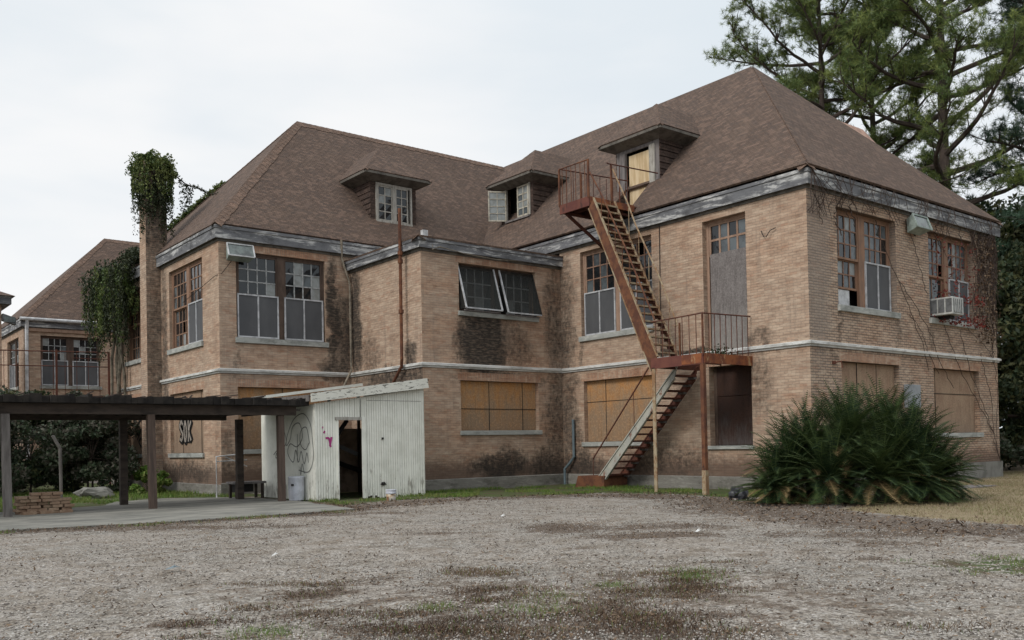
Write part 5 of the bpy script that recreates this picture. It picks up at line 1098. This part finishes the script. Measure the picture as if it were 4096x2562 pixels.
scatter_leaves('dead_leaves', 5000, lambda x, y: np.where((pdist(x, y, SLAB) > 0) & (y < 9.5), np.clip(1.2-pdist(x, y, SLAB)/1.0, 0, 1), 0), .045, M['litter'], 'brown leaves and dirt along the front edge of the slab', 'leaves', (-27, -10, 3, 9))
xx, yy = inpoly([(-24, 6.2), (-21.2, 5.7), (-17.65, 5.0), (-12.96, 5.2), (-12.9, 4.5), (-17.6, 4.2), (-21.3, 4.9), (-24, 5.4)], 2600); xx, yy = clumpy(xx, yy, .12, 1.6)
tag(blades('weed', xx, yy, np.full(len(xx), -.01), .07, .014, M['grass'], .9), 'sparse weeds along the front edge of the concrete slab', 'weeds')
scatter_leaves('dead_leaves', 9000, lambda x, y: np.where(pdist(x, y, SLAB) < 0, .0, .22+.5*sm(pdist(x, y, ZONE), 2.5))*(np.hypot(x+24.7, y+16.2) > 6), .04, M['litter'], 'single dead leaves and twigs spread over the gravel', 'leaves')
scatter_leaves('dead_leaves', 9000, lambda x, y: sm(pdist(x, y, BROWN), 1.2)*.5, .07, M['litter'], 'brown leaf litter between gravel and lawn', 'leaves', (-13, 3, -26, 8))
n = 75000; r_ = 6.5+34*rng.uniform(0, 1, n)**1.6; a = YAW+rng.uniform(-.6, .6, n); x = CAM[0]+r_*np.cos(a); y = CAM[1]+r_*np.sin(a)
k = (pdist(x, y, SLAB) > .1) & (pdist(x, y, GRASS) > .3) & (pdist(x, y, LAWN) > .3) & (y < 9); x, y = x[k], y[k]; n = len(x)
oc = np.array([(1, 0, 0), (-1, 0, 0), (0, 1, 0), (0, -1, 0), (0, 0, .6), (0, 0, -.6)]); fc = np.array([(0, 2, 4), (2, 1, 4), (1, 3, 4), (3, 0, 4), (2, 0, 5), (1, 2, 5), (3, 1, 5), (0, 3, 5)])
s_ = rng.uniform(.006, .017, n)*np.where(rng.uniform(0, 1, n) < .02, 1.8, 1); V = (oc[None]*s_[:, None, None]*rng.uniform(.6, 1.2, (n, 6, 1))+np.stack([x, y, np.full(n, .0)], 1)[:, None]).reshape(-1, 3); Fp = (fc[None]+6*np.arange(n)[:, None, None]).reshape(-1, 3)
tag(tris('gravel_stones', V, Fp, M['pebble']), 'loose pale gravel stones on the yard', 'gravel', kind='stuff')
# upright weeds in the gravel
WEED = [(-19.66, -8.54, .16), (-18.9, -10.1, .4), (-21.4, -8.6, .22), (-18.3, -9.9, .3), (-15.9, -8.7, .28), (-19.9, -9.7, .4), (-16.3, -9.1, .22), (-17.1, -9.6, .25), (-17.4, -8.8, .18), (-18.8, -8.0, .22), (-18.4, -8.9, .22), (-20.2, -7.0, .28), (-19.0, -9.4, .3), (-20.6, -9.1, .3), (-21.5, -8.5, .2), (-18.7, -10.7, .3)]
for i, (x, y, r) in enumerate(WEED):
    n = int(1100*r); xx = x+rng.normal(size=n)*r*.8; yy = y+rng.normal(size=n)*r*.8
    blades('weed', xx, yy, np.full(n, -.01), .045 if i % 3 else .06, .0065, M['grass'] if i % 2 == 0 else M['litter'], 1.0)
xs = []; ys = []
for i in range(75):      # dark dead weed clumps, denser where the debris lies
    while 1:
        x = rnd.uniform(-22.5, -14.0); y = rnd.uniform(-12.5, -5)
        if rnd.random() < float(patchv(np.array([x]), np.array([y]))[0])+.05 and pin(np.array([x]), np.array([y]), ZONE)[0]: break
    r = rnd.uniform(.06, .20); n = int(260*r/.15); q = rng.normal(size=n)*r*1.7; w_ = rng.normal(size=n)*r*.7; xs.append(x+q*.782+w_*.623); ys.append(y-q*.623+w_*.782)
xs = np.concatenate(xs); ys = np.concatenate(ys); blades('weed', xs, ys, np.full(len(xs), -.01), .042, .0075, M['litter'], 1.1); blades('weed', xs[::14]+.02, ys[::14], np.full(len(xs[::14]), -.01), .05, .007, M['grass'], .9)
for o in [o for o in bpy.data.objects if o.name.startswith('weed')]: tag(o, 'low weeds growing through the gravel in the foreground', 'weeds', kind='stuff')
# litter scraps
for nm, (x, y), s, m_, lb_ in (('paper_scrap', (-18.95, -3.2), .07, 'paper', 'white scrap of paper on the gravel left of centre'), ('paper_scrap', (-12.1, .0), .08, 'paper', 'white scrap of paper near the grass below the middle block'),
        ('paper_scrap', (-12.1, -5.6), .07, 'paper', 'white scrap in the brown patch on the right gravel'), ('plastic_scrap', (-20.6, -3.6), .12, 'pipe_grey', 'flat grey plastic scrap on the left gravel')):
    mb = MB(); mb.poly([(x-s, y-s*.4, .02), (x+s*.2, y-s*.6, .05), (x+s, y+s*.1, .02), (x+s*.3, y+s*.6, .06), (x-s*.7, y+s*.5, .02)], M[m_]); mb.poly([(x-s*.2, y-s*.3, .02), (x+s*.2, y-s*.2, .09), (x+s*.1, y+s*.4, .05)], M[m_]); tag(mb.build(nm), lb_, 'litter')
mb = MB(); mb.box(2.2, 4.4, -2.6, -1.2, 0, .05, M['concrete']); mb.box(2.6, 5.6, -3.0, -2.2, .0, .035, M['grey_wood']); tag(mb.build('fallen_board'), 'grey boards lying on the lawn by the far corner', 'board')
# ------------------------------------------------------------------ sago palms
PB = thing('sago_palm', (-2.6, -3.4, 0), 'broad dark green clump of sago palms in front of the right corner', 'palm')
R = random.Random(17); crowns = []
for t_, s_, zc_, L_ in ((-.98, -.1, .35, 1.05), (-.78, .1, .85, 1.25), (-.48, .5, 1.30, 1.3), (-.42, -.75, .60, 1.35), (-.08, -.05, 1.50, 1.4), (.06, .9, 1.45, 1.35), (.12, -.95, .60, 1.35), (.40, .35, 1.55, 1.4), (.44, -.45, 1.15, 1.35), (.66, -.85, .50, 1.25), (.78, .3, 1.20, 1.35), (.98, -.1, .55, 1.1)):
    crowns.append((-3.18+t_*2.1*.782+s_*.9*.623, -3.3-t_*2.1*.623+s_*.9*.782, zc_, L_*1.08))
VV = []; nF = 0; DV = []; mbt = MB(); mbr = MB()
for ci, (cx, cy, cz, L0) in enumerate(crowns):
    MB().tube([(cx, cy, -.05), (cx+.03, cy, cz*.5), (cx, cy, cz)], [.13, .13, .12], M['bark'], 10).build('trunk', PB)
    nf = 150
    for i in range(nf):
        az = rng.uniform(0, 2*np.pi); el = math.radians(rng.choice([rng.uniform(52, 82), rng.uniform(12, 52), rng.uniform(-38, 14)], p=[.16, .42, .42])); L = L0*rng.uniform(.85, 1.15)*(1.12 if el > 1.0 else 1); dead = el < .25 and rng.uniform() < (.22 if cz < .8 else .07)
        p = np.array([cx, cy, cz]); d_ = np.array([math.cos(az)*math.cos(el), math.sin(az)*math.cos(el), math.sin(el)]); N = 32; path = []; tw = rng.uniform(-.05, .05, 2)
        for j in range(N):
            path.append(p.copy()); d_ = unit(d_+np.array([tw[0], tw[1], -(.030+.008*(1-el))*(.2+1.8*j/N)])*.56); p = p+d_*L/N
            if p[2] < .06: p[2] = .06; d_[2] = max(d_[2], 0)
        path = np.array(path); T = unit(np.gradient(path, axis=0)); S_ = unit(np.cross(T, np.array([0, 0, 1.]))); U_ = np.cross(S_, T)
        ts = np.linspace(0, 1, N); ll = .225*np.sin(np.pi*np.clip(ts*.86+.12, 0, 1))**.6*L0/1.5; ll[:2] *= .4
        for sg in (-1, 1):
            for sub in (0,):
                q = path+T*(L/N)*sub; Dd = unit(S_*sg*.95+T*.34+U_*.30+rng.normal(size=(N, 3))*.03); Nn = unit(np.cross(Dd, U_)*1.0)
                a = q-Nn*.0115; b_ = q+Nn*.0115; tip = q+Dd*ll[:, None]-np.array([0, 0, .02])*1.0
                arr = np.stack([a, b_, tip], 1).reshape(-1, 3); (DV if dead else VV).append(arr)
        mbr.tube([tuple(v) for v in path[::6]], .014, M['palm_dead'] if dead else M['palm_rib'], 3, r2=.005, cap=False)
V = np.concatenate(VV); V[:, 2] = np.maximum(V[:, 2], .02); tris('fronds', V, np.arange(len(V)).reshape(-1, 3), M['palm'], PB)
V = np.concatenate(DV); V[:, 2] = np.maximum(V[:, 2], .02); tris('dead_fronds', V, np.arange(len(V)).reshape(-1, 3), M['palm_dead'], PB)['label'] = 'yellow brown dead fronds low in the clump'
mbr.build('frond_ribs', PB)
# dry grass skirt
n = 900; a = rng.uniform(0, 2*np.pi, n); blades('dry_skirt', -3.1+np.cos(a)*2.5*.782-.8*abs(np.sin(a))*.623, -3.45-np.cos(a)*2.5*.623-.8*abs(np.sin(a))*.782, np.full(n, -.01), .22, .03, M['palm_dead'], 1.2, None, PB)
# ------------------------------------------------------------------ trees
def curve(p, d, L, n, droop=0, wob=.12, seed=0):
    R = random.Random(seed); pts = [Vector(p)]; d = Vector(d).normalized()
    for i in range(n):
        d = (d+Vector((R.uniform(-wob, wob), R.uniform(-wob, wob), R.uniform(-wob, wob)*.7+droop))).normalized(); pts.append(pts[-1]+d*(L/n))
    return pts
def pine(name, base, H, r0, zc, spread, seed, label, nl=34, lean=(0, 0), needle='needle', group='tall pines behind the building', top=None):
    R = random.Random(seed); T = thing(name, base, label, 'tree', group); bx, by, _ = base; tr = MB(); br = MB()
    tp = [Vector((bx+lean[0]*t+.35*math.sin(t*5+seed), by+lean[1]*t+.3*math.cos(t*4+seed), H*t)) for t in np.linspace(0, 1, 14)]
    tr.tube(tp, [r0*(1-.75*t) for t in np.linspace(0, 1, 14)], M['bark'], 10); tufts = []
    def at(z):
        t = z/H*13; i = min(int(t), 12); return tp[i].lerp(tp[i+1], t-i)
    for i in range(nl):
        zz = zc+(H-zc)*((i+R.random()*.7)/nl)**.9; t = (zz-zc)/(H-zc); az = i*2.399+R.uniform(-.4, .4); L = spread*(1.05-.62*t**1.6)*R.uniform(.62, 1.1); el = R.uniform(-.1, .35)+.5*t
        p0 = at(zz); d = (math.cos(az)*math.cos(el), math.sin(az)*math.cos(el), math.sin(el)); pts = curve(p0, d, L, 9, R.uniform(-.03, .07), .20, seed*100+i); rb = .17*(1-.5*t)*r0/.4
        br.tube(pts, [rb*(1-.8*k/9)+.015 for k in range(10)], M['bark'], 6)
        for k in range(3, 10):
            for q in range(3 if k > 4 else 2):
                dd = (pts[k]-pts[k-1]).normalized(); a2 = R.choice((-1, 1))*R.uniform(.5, 1.2); sd_ = Vector((dd.x*math.cos(a2)-dd.y*math.sin(a2), dd.x*math.sin(a2)+dd.y*math.cos(a2), dd.z+R.uniform(-.1, .55))); l2 = R.uniform(.6, 1.7)*spread/6*(1.1-.4*t)
                sp_ = curve(pts[k], sd_, l2, 4, .06, .25, seed*1000+i*50+k*4+q); br.tube(sp_, [.04, .032, .025, .018, .012], M['bark'], 4)
                for w in (2, 3, 4):
                    for e in range(4): tufts.append(sp_[w]+Vector((R.gauss(0, .24), R.gauss(0, .24), R.gauss(.06, .17))))
        tufts.append(pts[-1])
    tr.build('trunk', T); br.build('limbs', T)
    Cn = np.array([tuple(v) for v in tufts]); nn = 24; n = len(Cn); D = rng.normal(size=(n, nn, 3)); D[..., 2] += .55; D = unit(D); L = rng.uniform(.20, .42, (n, nn, 1)); Sd = unit(np.cross(D, rng.normal(size=D.shape)))*.013
    P = Cn[:, None]+D*.03; V = np.stack([P-Sd, P+Sd, P+D*L], 2).reshape(-1, 3); tris('crown', V, np.arange(len(V)).reshape(-1, 3), M[needle], T); return T
pine('pine_tree', (30.4, 10.15, 0), 37, .46, 13.5, 8.2, 3, 'thickest pine trunk behind the right roof slope with long bent limbs', nl=40)
pine('pine_tree', (33.6, 16.6, 0), 36, .34, 14, 7.0, 8, 'slender pine standing between the thick pine and the leaning one', nl=36, lean=(.4, .3))
pine('pine_tree', (27.9, 16.8, 0), 34, .34, 16.5, 7.8, 5, 'left pine rising behind the highest roof peak', nl=38, lean=(-.35, .25))
pine('pine_tree', (36.5, 5.5, 0), 36, .40, 10, 8.0, 12, 'bluish pine cut off by the right edge of the view', nl=40, needle='needle_d')
def leaftree(name, base, H, rx, label, seed, mat='oak', n=26000, size=.20, zc=.55, group=None, flat=.75, cat='tree', lobes=46, r0=.35):
    R = random.Random(seed); T = thing(name, base, label, cat, group); bx, by, _ = base; tr = MB(); cs = []
    tr.tube([(bx, by, -.1), (bx+.1*rx*.2, by, H*.25), (bx-.1, by+.1, H*.45)], [r0, r0*.75, r0*.55], M['bark'], 8)
    for i in range(lobes):
        a = R.uniform(0, 6.283); el = R.uniform(-.9, 1.45); rr = R.uniform(.55, 1.0); c = Vector((bx+math.cos(a)*math.cos(el)*rx*rr, by+math.sin(a)*math.cos(el)*rx*rr, H*zc+math.sin(el)*H*(1-zc)*.92*rr)); s = R.uniform(.16, .30)*rx
        c.z = max(c.z, s*.7); cs.append((c, s))
        if i % 3 == 0: p0 = Vector((bx, by, H*.35)); tr.tube([p0, p0.lerp(c, .5)+Vector((0, 0, .1*H*.2)), c], [r0*.35, r0*.2, .03], M['bark'], 5)
    tr.build('trunk', T); idx = rng.integers(0, len(cs), n); C = np.array([tuple(c) for c, s in cs])[idx]; Sg = np.array([s for c, s in cs])[idx]; d = randdir(n)*(rng.uniform(.35, 1.1, (n, 1))**.6); P = C+d*Sg[:, None]*np.array([1, 1, flat]); P[:, 2] = np.maximum(P[:, 2], .05)
    leafcloud('crown', P, size, M[mat], T); return T
G2 = 'dark evergreen trees beyond the lawn'
leaftree('thicket_tree', (21.5, 5.0, 0), 7.5, 4.6, 'lower dark tree filling the space under the evergreens by the corner', 25, n=36000, size=.17, zc=.42, group=G2, lobes=60)
leaftree('thicket_tree', (27.5, -3.5, 0), 8, 5.0, 'lower dark tree at the right edge under the evergreens', 26, n=30000, size=.19, zc=.42, group=G2, lobes=60)
leaftree('oak_tree', (26.5, 1.6, 0), 12.5, 6.0, 'dark evergreen tree rising from the ground right of the far brick corner', 21, n=42000, size=.20, zc=.5, group=G2)
leaftree('oak_tree', (33, -4.5, 0), 15, 7.5, 'large dark evergreen tree cut off by the right edge behind the lawn', 22, n=42000, size=.24, group=G2)
leaftree('oak_tree', (37, 9, 0), 17, 7.5, 'tall dark evergreen tree behind the foot of the thick pine', 23, n=32000, size=.25, group=G2)
leaftree('oak_tree', (45, 2, 0), 19, 9, 'distant dark evergreen tree closing the gap at the right', 24, n=26000, size=.30, group=G2)
for i, (x, y, h, r, l) in enumerate(((15.3, 1.9, 2.1, 1.6, 'glossy low shrub at the foot of the dark trees nearest the brick corner'), (17.8, .2, 2.0, 1.6, 'glossy low shrub cut off by the right edge'))):
    leaftree('low_shrub', (x, y, 0), h, r, l, 30+i, mat='bushm', n=3500, size=.13, zc=.45, group='low shrubs at the far right', cat='shrub', lobes=16, r0=.05)
# court shrubs behind the walkway
for i, (x, y, h, r, l, nl_) in enumerate(((-17.0, 24.5, 4.2, 2.2, 'dark shrub behind the brick stack nearest the left edge', 15000), (-15.0, 23.2, 4.1, 2.0, 'dense dark shrub in the middle of the court', 16000), (-14.2, 27.2, 4.5, 2.0, 'tall loose shrub against the court wall near the chimney', 13000), (-16.4, 29.5, 4.6, 2.6, 'farthest shrub at the back of the court', 14000), (-18.8, 23, 3.8, 1.7, 'shrub partly hidden by the grey walkway post', 9000))):
    leaftree('court_shrub', (x, y, 0), h, r, l, 40+i, mat='bushm' if i != 0 else 'oak', n=nl_, size=.11, zc=.44, group='shrubs in the court behind the walkway', cat='shrub', lobes=44, r0=.05)
leaftree('low_shrub', (-13.9, 19.8, 0), .95, .8, 'bright green low weeds bush by the chimney foot', 52, mat='grass', n=2500, size=.09, zc=.45, group='weedy bushes in the court', cat='shrub', lobes=12, r0=.03)
leaftree('low_shrub', (-13.2, 21.9, 0), 1.2, .7, 'taller green weeds bush against the chimney wall', 53, mat='grass', n=2000, size=.09, zc=.45, group='weedy bushes in the court', cat='shrub', lobes=12, r0=.03)
# trees on the far side of the yard, mirrored in the old glass
for i, (x, y) in enumerate(((8, -46), (24, -40), (40, -33))):
    leaftree('yard_tree', (x, y, 0), 13+2*(i % 3), 7, '%s yard tree behind the viewpoint, mirrored in old window glass' % ('shortest', 'middle sized', 'tallest')[i], 60+i, n=5000, size=.55, group='trees across the yard', lobes=30)
# ------------------------------------------------------------------ climbing plants
IV = thing('chimney_ivy', (-12.3, 23.8, 0), 'green ivy cap hanging over the top of the chimney', 'ivy')
def hang(C0, n, L, r): 
    out = []
    for c in C0:
        k = int(n*L[1] if False else n); t = rng.uniform(0, 1, k); l = rng.uniform(*L); p = np.stack([c[0]+rng.normal(size=k)*r, c[1]+rng.normal(size=k)*r, c[2]-t*l], 1); out.append(p)
    return np.concatenate(out)
n = 5200; d = randdir(n); d[:, 2] = np.abs(d[:, 2])*1.0-.35*(rng.uniform(0, 1, n) < .5); P = np.array([-12.27, 23.82, 13.72])+d*np.array([.84, .84, .74])*rng.uniform(.7, 1.12, (n, 1))*(1+.22*np.sin(d[:, :1]*7+d[:, 1:2]*5)); P[:, 2] = np.clip(P[:, 2], 13.0, 14.32+.12*np.sin(P[:, 0]*9))
leafcloud('leaves', P, .085, M['ivy'], IV, down=.4)
a = rng.uniform(0, 2*np.pi, 90); C0 = np.stack([-12.27+.80*np.cos(a), 23.82+.80*np.sin(a), 13.6+rng.uniform(-.3, .3, 90)], 1)
leafcloud('hanging_strands', hang(C0[:60], 40, (.4, 1.5), .04), .07, M['ivy'], IV, down=.7); leafcloud('hanging_strands', hang(C0[60:], 46, (1.2, 3.0), .04), .06, M['ivy_d'], IV, down=.7)
C1 = np.stack([rng.uniform(-12.8, -11.75, 70), np.where(rng.uniform(0, 1, 70) < .6, 23.33, rng.uniform(23.3, 24.3, 70)), rng.uniform(12.6, 13.6, 70)], 1); C1[:, 0] = np.where(C1[:, 1] > 23.34, -12.78, C1[:, 0])
leafcloud('clinging_leaves', hang(C1, 34, (.6, 2.2), .04), .07, M['ivy_d'], IV)
p0, p1 = Vector((-11.6, 23.8, 13.75)), Vector((-8.6, 24.6, 13.35)); rope = [p0.lerp(p1, t)+Vector((0, 0, -.22*math.sin(math.pi*t)+.05*math.sin(t*17))) for t in np.linspace(0, 1, 16)]
MB().tube(rope, .028, M['vinewood'], 5).build('vine_stem', IV)
rp = np.array([tuple(v) for v in rope]); idx = rng.integers(0, 16, 300); leafcloud('rope_leaves', rp[idx]+rng.normal(size=(300, 3))*.05, .07, M['ivy_d'], IV); leafcloud('rope_leaves', hang([rp[3], rp[4], rp[5], rp[4]], 70, (.6, 2.0), .08), .08, M['ivy_d'], IV)
RV = thing('roof_vine', (-9.5, 26.2, 0), 'yellow green vine creeping up the left roof edge behind the chimney', 'vine')
n = 2600; t = rng.uniform(0, .60, n); a3 = np.array([LX0, VEND, ZE1]); b3 = np.array([LAX, LAY, RZ]); P = a3+(b3-a3)*t[:, None]+rng.normal(size=(n, 3))*np.array([.13, .13, .03])*(1.2-t[:, None]); P[:, 2] += .05+.07*rng.uniform(0, 1, n)
leafcloud('leaves', P, .10, M['ivy'], RV)
CV = thing('corner_vine', (-12.6, 28.4, 0), 'shaggy hanging vine mass on the eave left of the chimney with woody stems', 'vine')
n = 6000; c_ = [(-12.8, 28.4, 10.0, .8, 1.5, .55), (-13.0, 29.2, 9.6, .9, 1.1, .6), (-12.6, 27.3, 9.9, .6, 1.3, .5), (-12.6, 28.0, 9.0, .5, 1.0, .8), (-12.4, 25.8, 10.35, .4, 1.3, .25), (-13.0, 29.2, 8.6, .5, .6, .7), (-12.2, 26.9, 10.6, .5, 1.2, .3)]
idx = rng.integers(0, len(c_), n); cc_ = np.array(c_)[idx]; P = cc_[:, :3]+randdir(n)*cc_[:, 3:]*rng.uniform(.3, 1.15, (n, 1)); leafcloud('leaves', P, .10, M['ivy_d'], CV, down=.6)
C0 = np.stack([rng.uniform(-13.7, -12.2, 240), rng.uniform(26.0, 30, 240), rng.uniform(8.4, 10.2, 240)], 1); leafcloud('hanging_strands', hang(C0[:130], 60, (.6, 3.0), .04), .075, M['ivy_d'], CV, down=.8); leafcloud('hanging_strands', hang(C0[130:], 60, (.5, 2.2), .04), .075, M['ivy'], CV, down=.8)
mb = MB(); R = random.Random(4)
for x, y in ((-12.35, 28.9), (-12.5, 28.3), (-12.3, 29.15), (-12.45, 27.9), (-12.65, 28.65)):
    mb.tube([(x+R.uniform(-.1, .1), y+R.uniform(-.1, .1), z_) for z_ in np.linspace(0, 9.5, 12)], R.uniform(.05, .11), M['vinegrey'], 6)
mb.build('stems', CV)
# dry vines on the right wall
DV_ = thing('dry_vine', (10.5, -.1, 0), 'leafless brown vines trailing from the eave over the right brick wall with some red leaves', 'vine')
mb = MB(); R = random.Random(9)
def vinepath(x, z, dx, L, n=14): 
    pts = []; 
    for i in range(n+1):
        t = i/n; pts.append((x+dx*t+R.uniform(-.10, .10)+.15*math.sin(t*6+x), -.05-R.uniform(0, .04), z-L*t))
    return pts
for i in range(46):
    x = R.choice([R.uniform(.1, 12.7), R.uniform(10.8, 12.75), R.uniform(11.2, 12.75)]); mb.tube(vinepath(x, 9.45, R.uniform(-.3, .5), R.uniform(.4, 1.4) if x < 10 else R.uniform(1.5, 5)), R.uniform(.008, .018), M['vinewood'], 4)
for x, z, dx, L in ((3.9, 8.9, 3.4, 4.9), (5.5, 7.0, 3.6, 3.6), (5.8, 9.2, 1.6, 2.6), (8.2, 5.7, 3.8, 4.0), (9.6, 5.6, 3.0, 5.0), (11.2, 9.3, 1.3, 4.5), (10.2, 5.8, 2.2, 1.2), (12.2, 5.2, .5, 4.5), (6.0, 5.9, 2.0, 2.0), (11.3, 4.8, 1.2, 3.8)): mb.tube(vinepath(x, z, dx, L, 20), .011, M['vinewood'], 4)
for i in range(60):
    x = R.uniform(.1, 12.5); mb.tube([(x, -.23, 9.98), (x+R.uniform(-.3, .3), -.26, 9.7), (x+R.uniform(-.5, .5), -.22, 9.4), (x+R.uniform(-.6, .6), -.12, 9.1+R.uniform(-.3, .1))], .010, M['vinewood'], 3)
for i in range(14):
    y = R.uniform(-.1, .25); mb.tube([(-.05+.1*i/14, -.24, 9.9), (R.uniform(-.25, 1), -.25, 9.3), (R.uniform(-.2, 1.2), -.1, 8.6)], .009, M['vinewood'], 3)
mb.build('stems', DV_)
n = 900; P = np.stack([rng.normal(11.9, .5, n), rng.uniform(-.16, -.04, n), rng.uniform(5.2, 9.3, n)], 1); leafcloud('dry_leaves', P, .07, M['litter'], DV_)
n = 420; P = np.stack([rng.choice([8.3, 9.6, 10.5, 11.0, 9.0], n)+rng.normal(0, .25, n), rng.uniform(-.35, -.03, n), rng.choice([6.7, 5.95, 5.85], n)+rng.normal(0, .12, n)], 1); P[:, 2] = np.maximum(P[:, 2], 5.75); leafcloud('red_leaves', P, .08, M['redleaf'], DV_)
n = 260; P = np.stack([rng.uniform(7.6, 11, n), rng.uniform(-.2, .0, n), rng.uniform(6.6, 8.9, n)], 1); leafcloud('red_leaves', P, .07, M['redleaf'], DV_)
n = 260; P = np.stack([rng.uniform(7.6, 11, n), rng.uniform(-.2, .0, n), rng.uniform(6.6, 8.9, n)], 1)
# fern on the chimney side crack line and weeds on the landing
WD = tag(leafcloud('landing_weeds', np.stack([rng.normal(-1.2, .35, 260), rng.normal(2.6, .25, 260), 4.36+np.abs(rng.normal(0, .14, 260))], 1), .06, M['ivy_d']), 'small dark weeds growing on the middle landing beside the doorway', 'weeds')
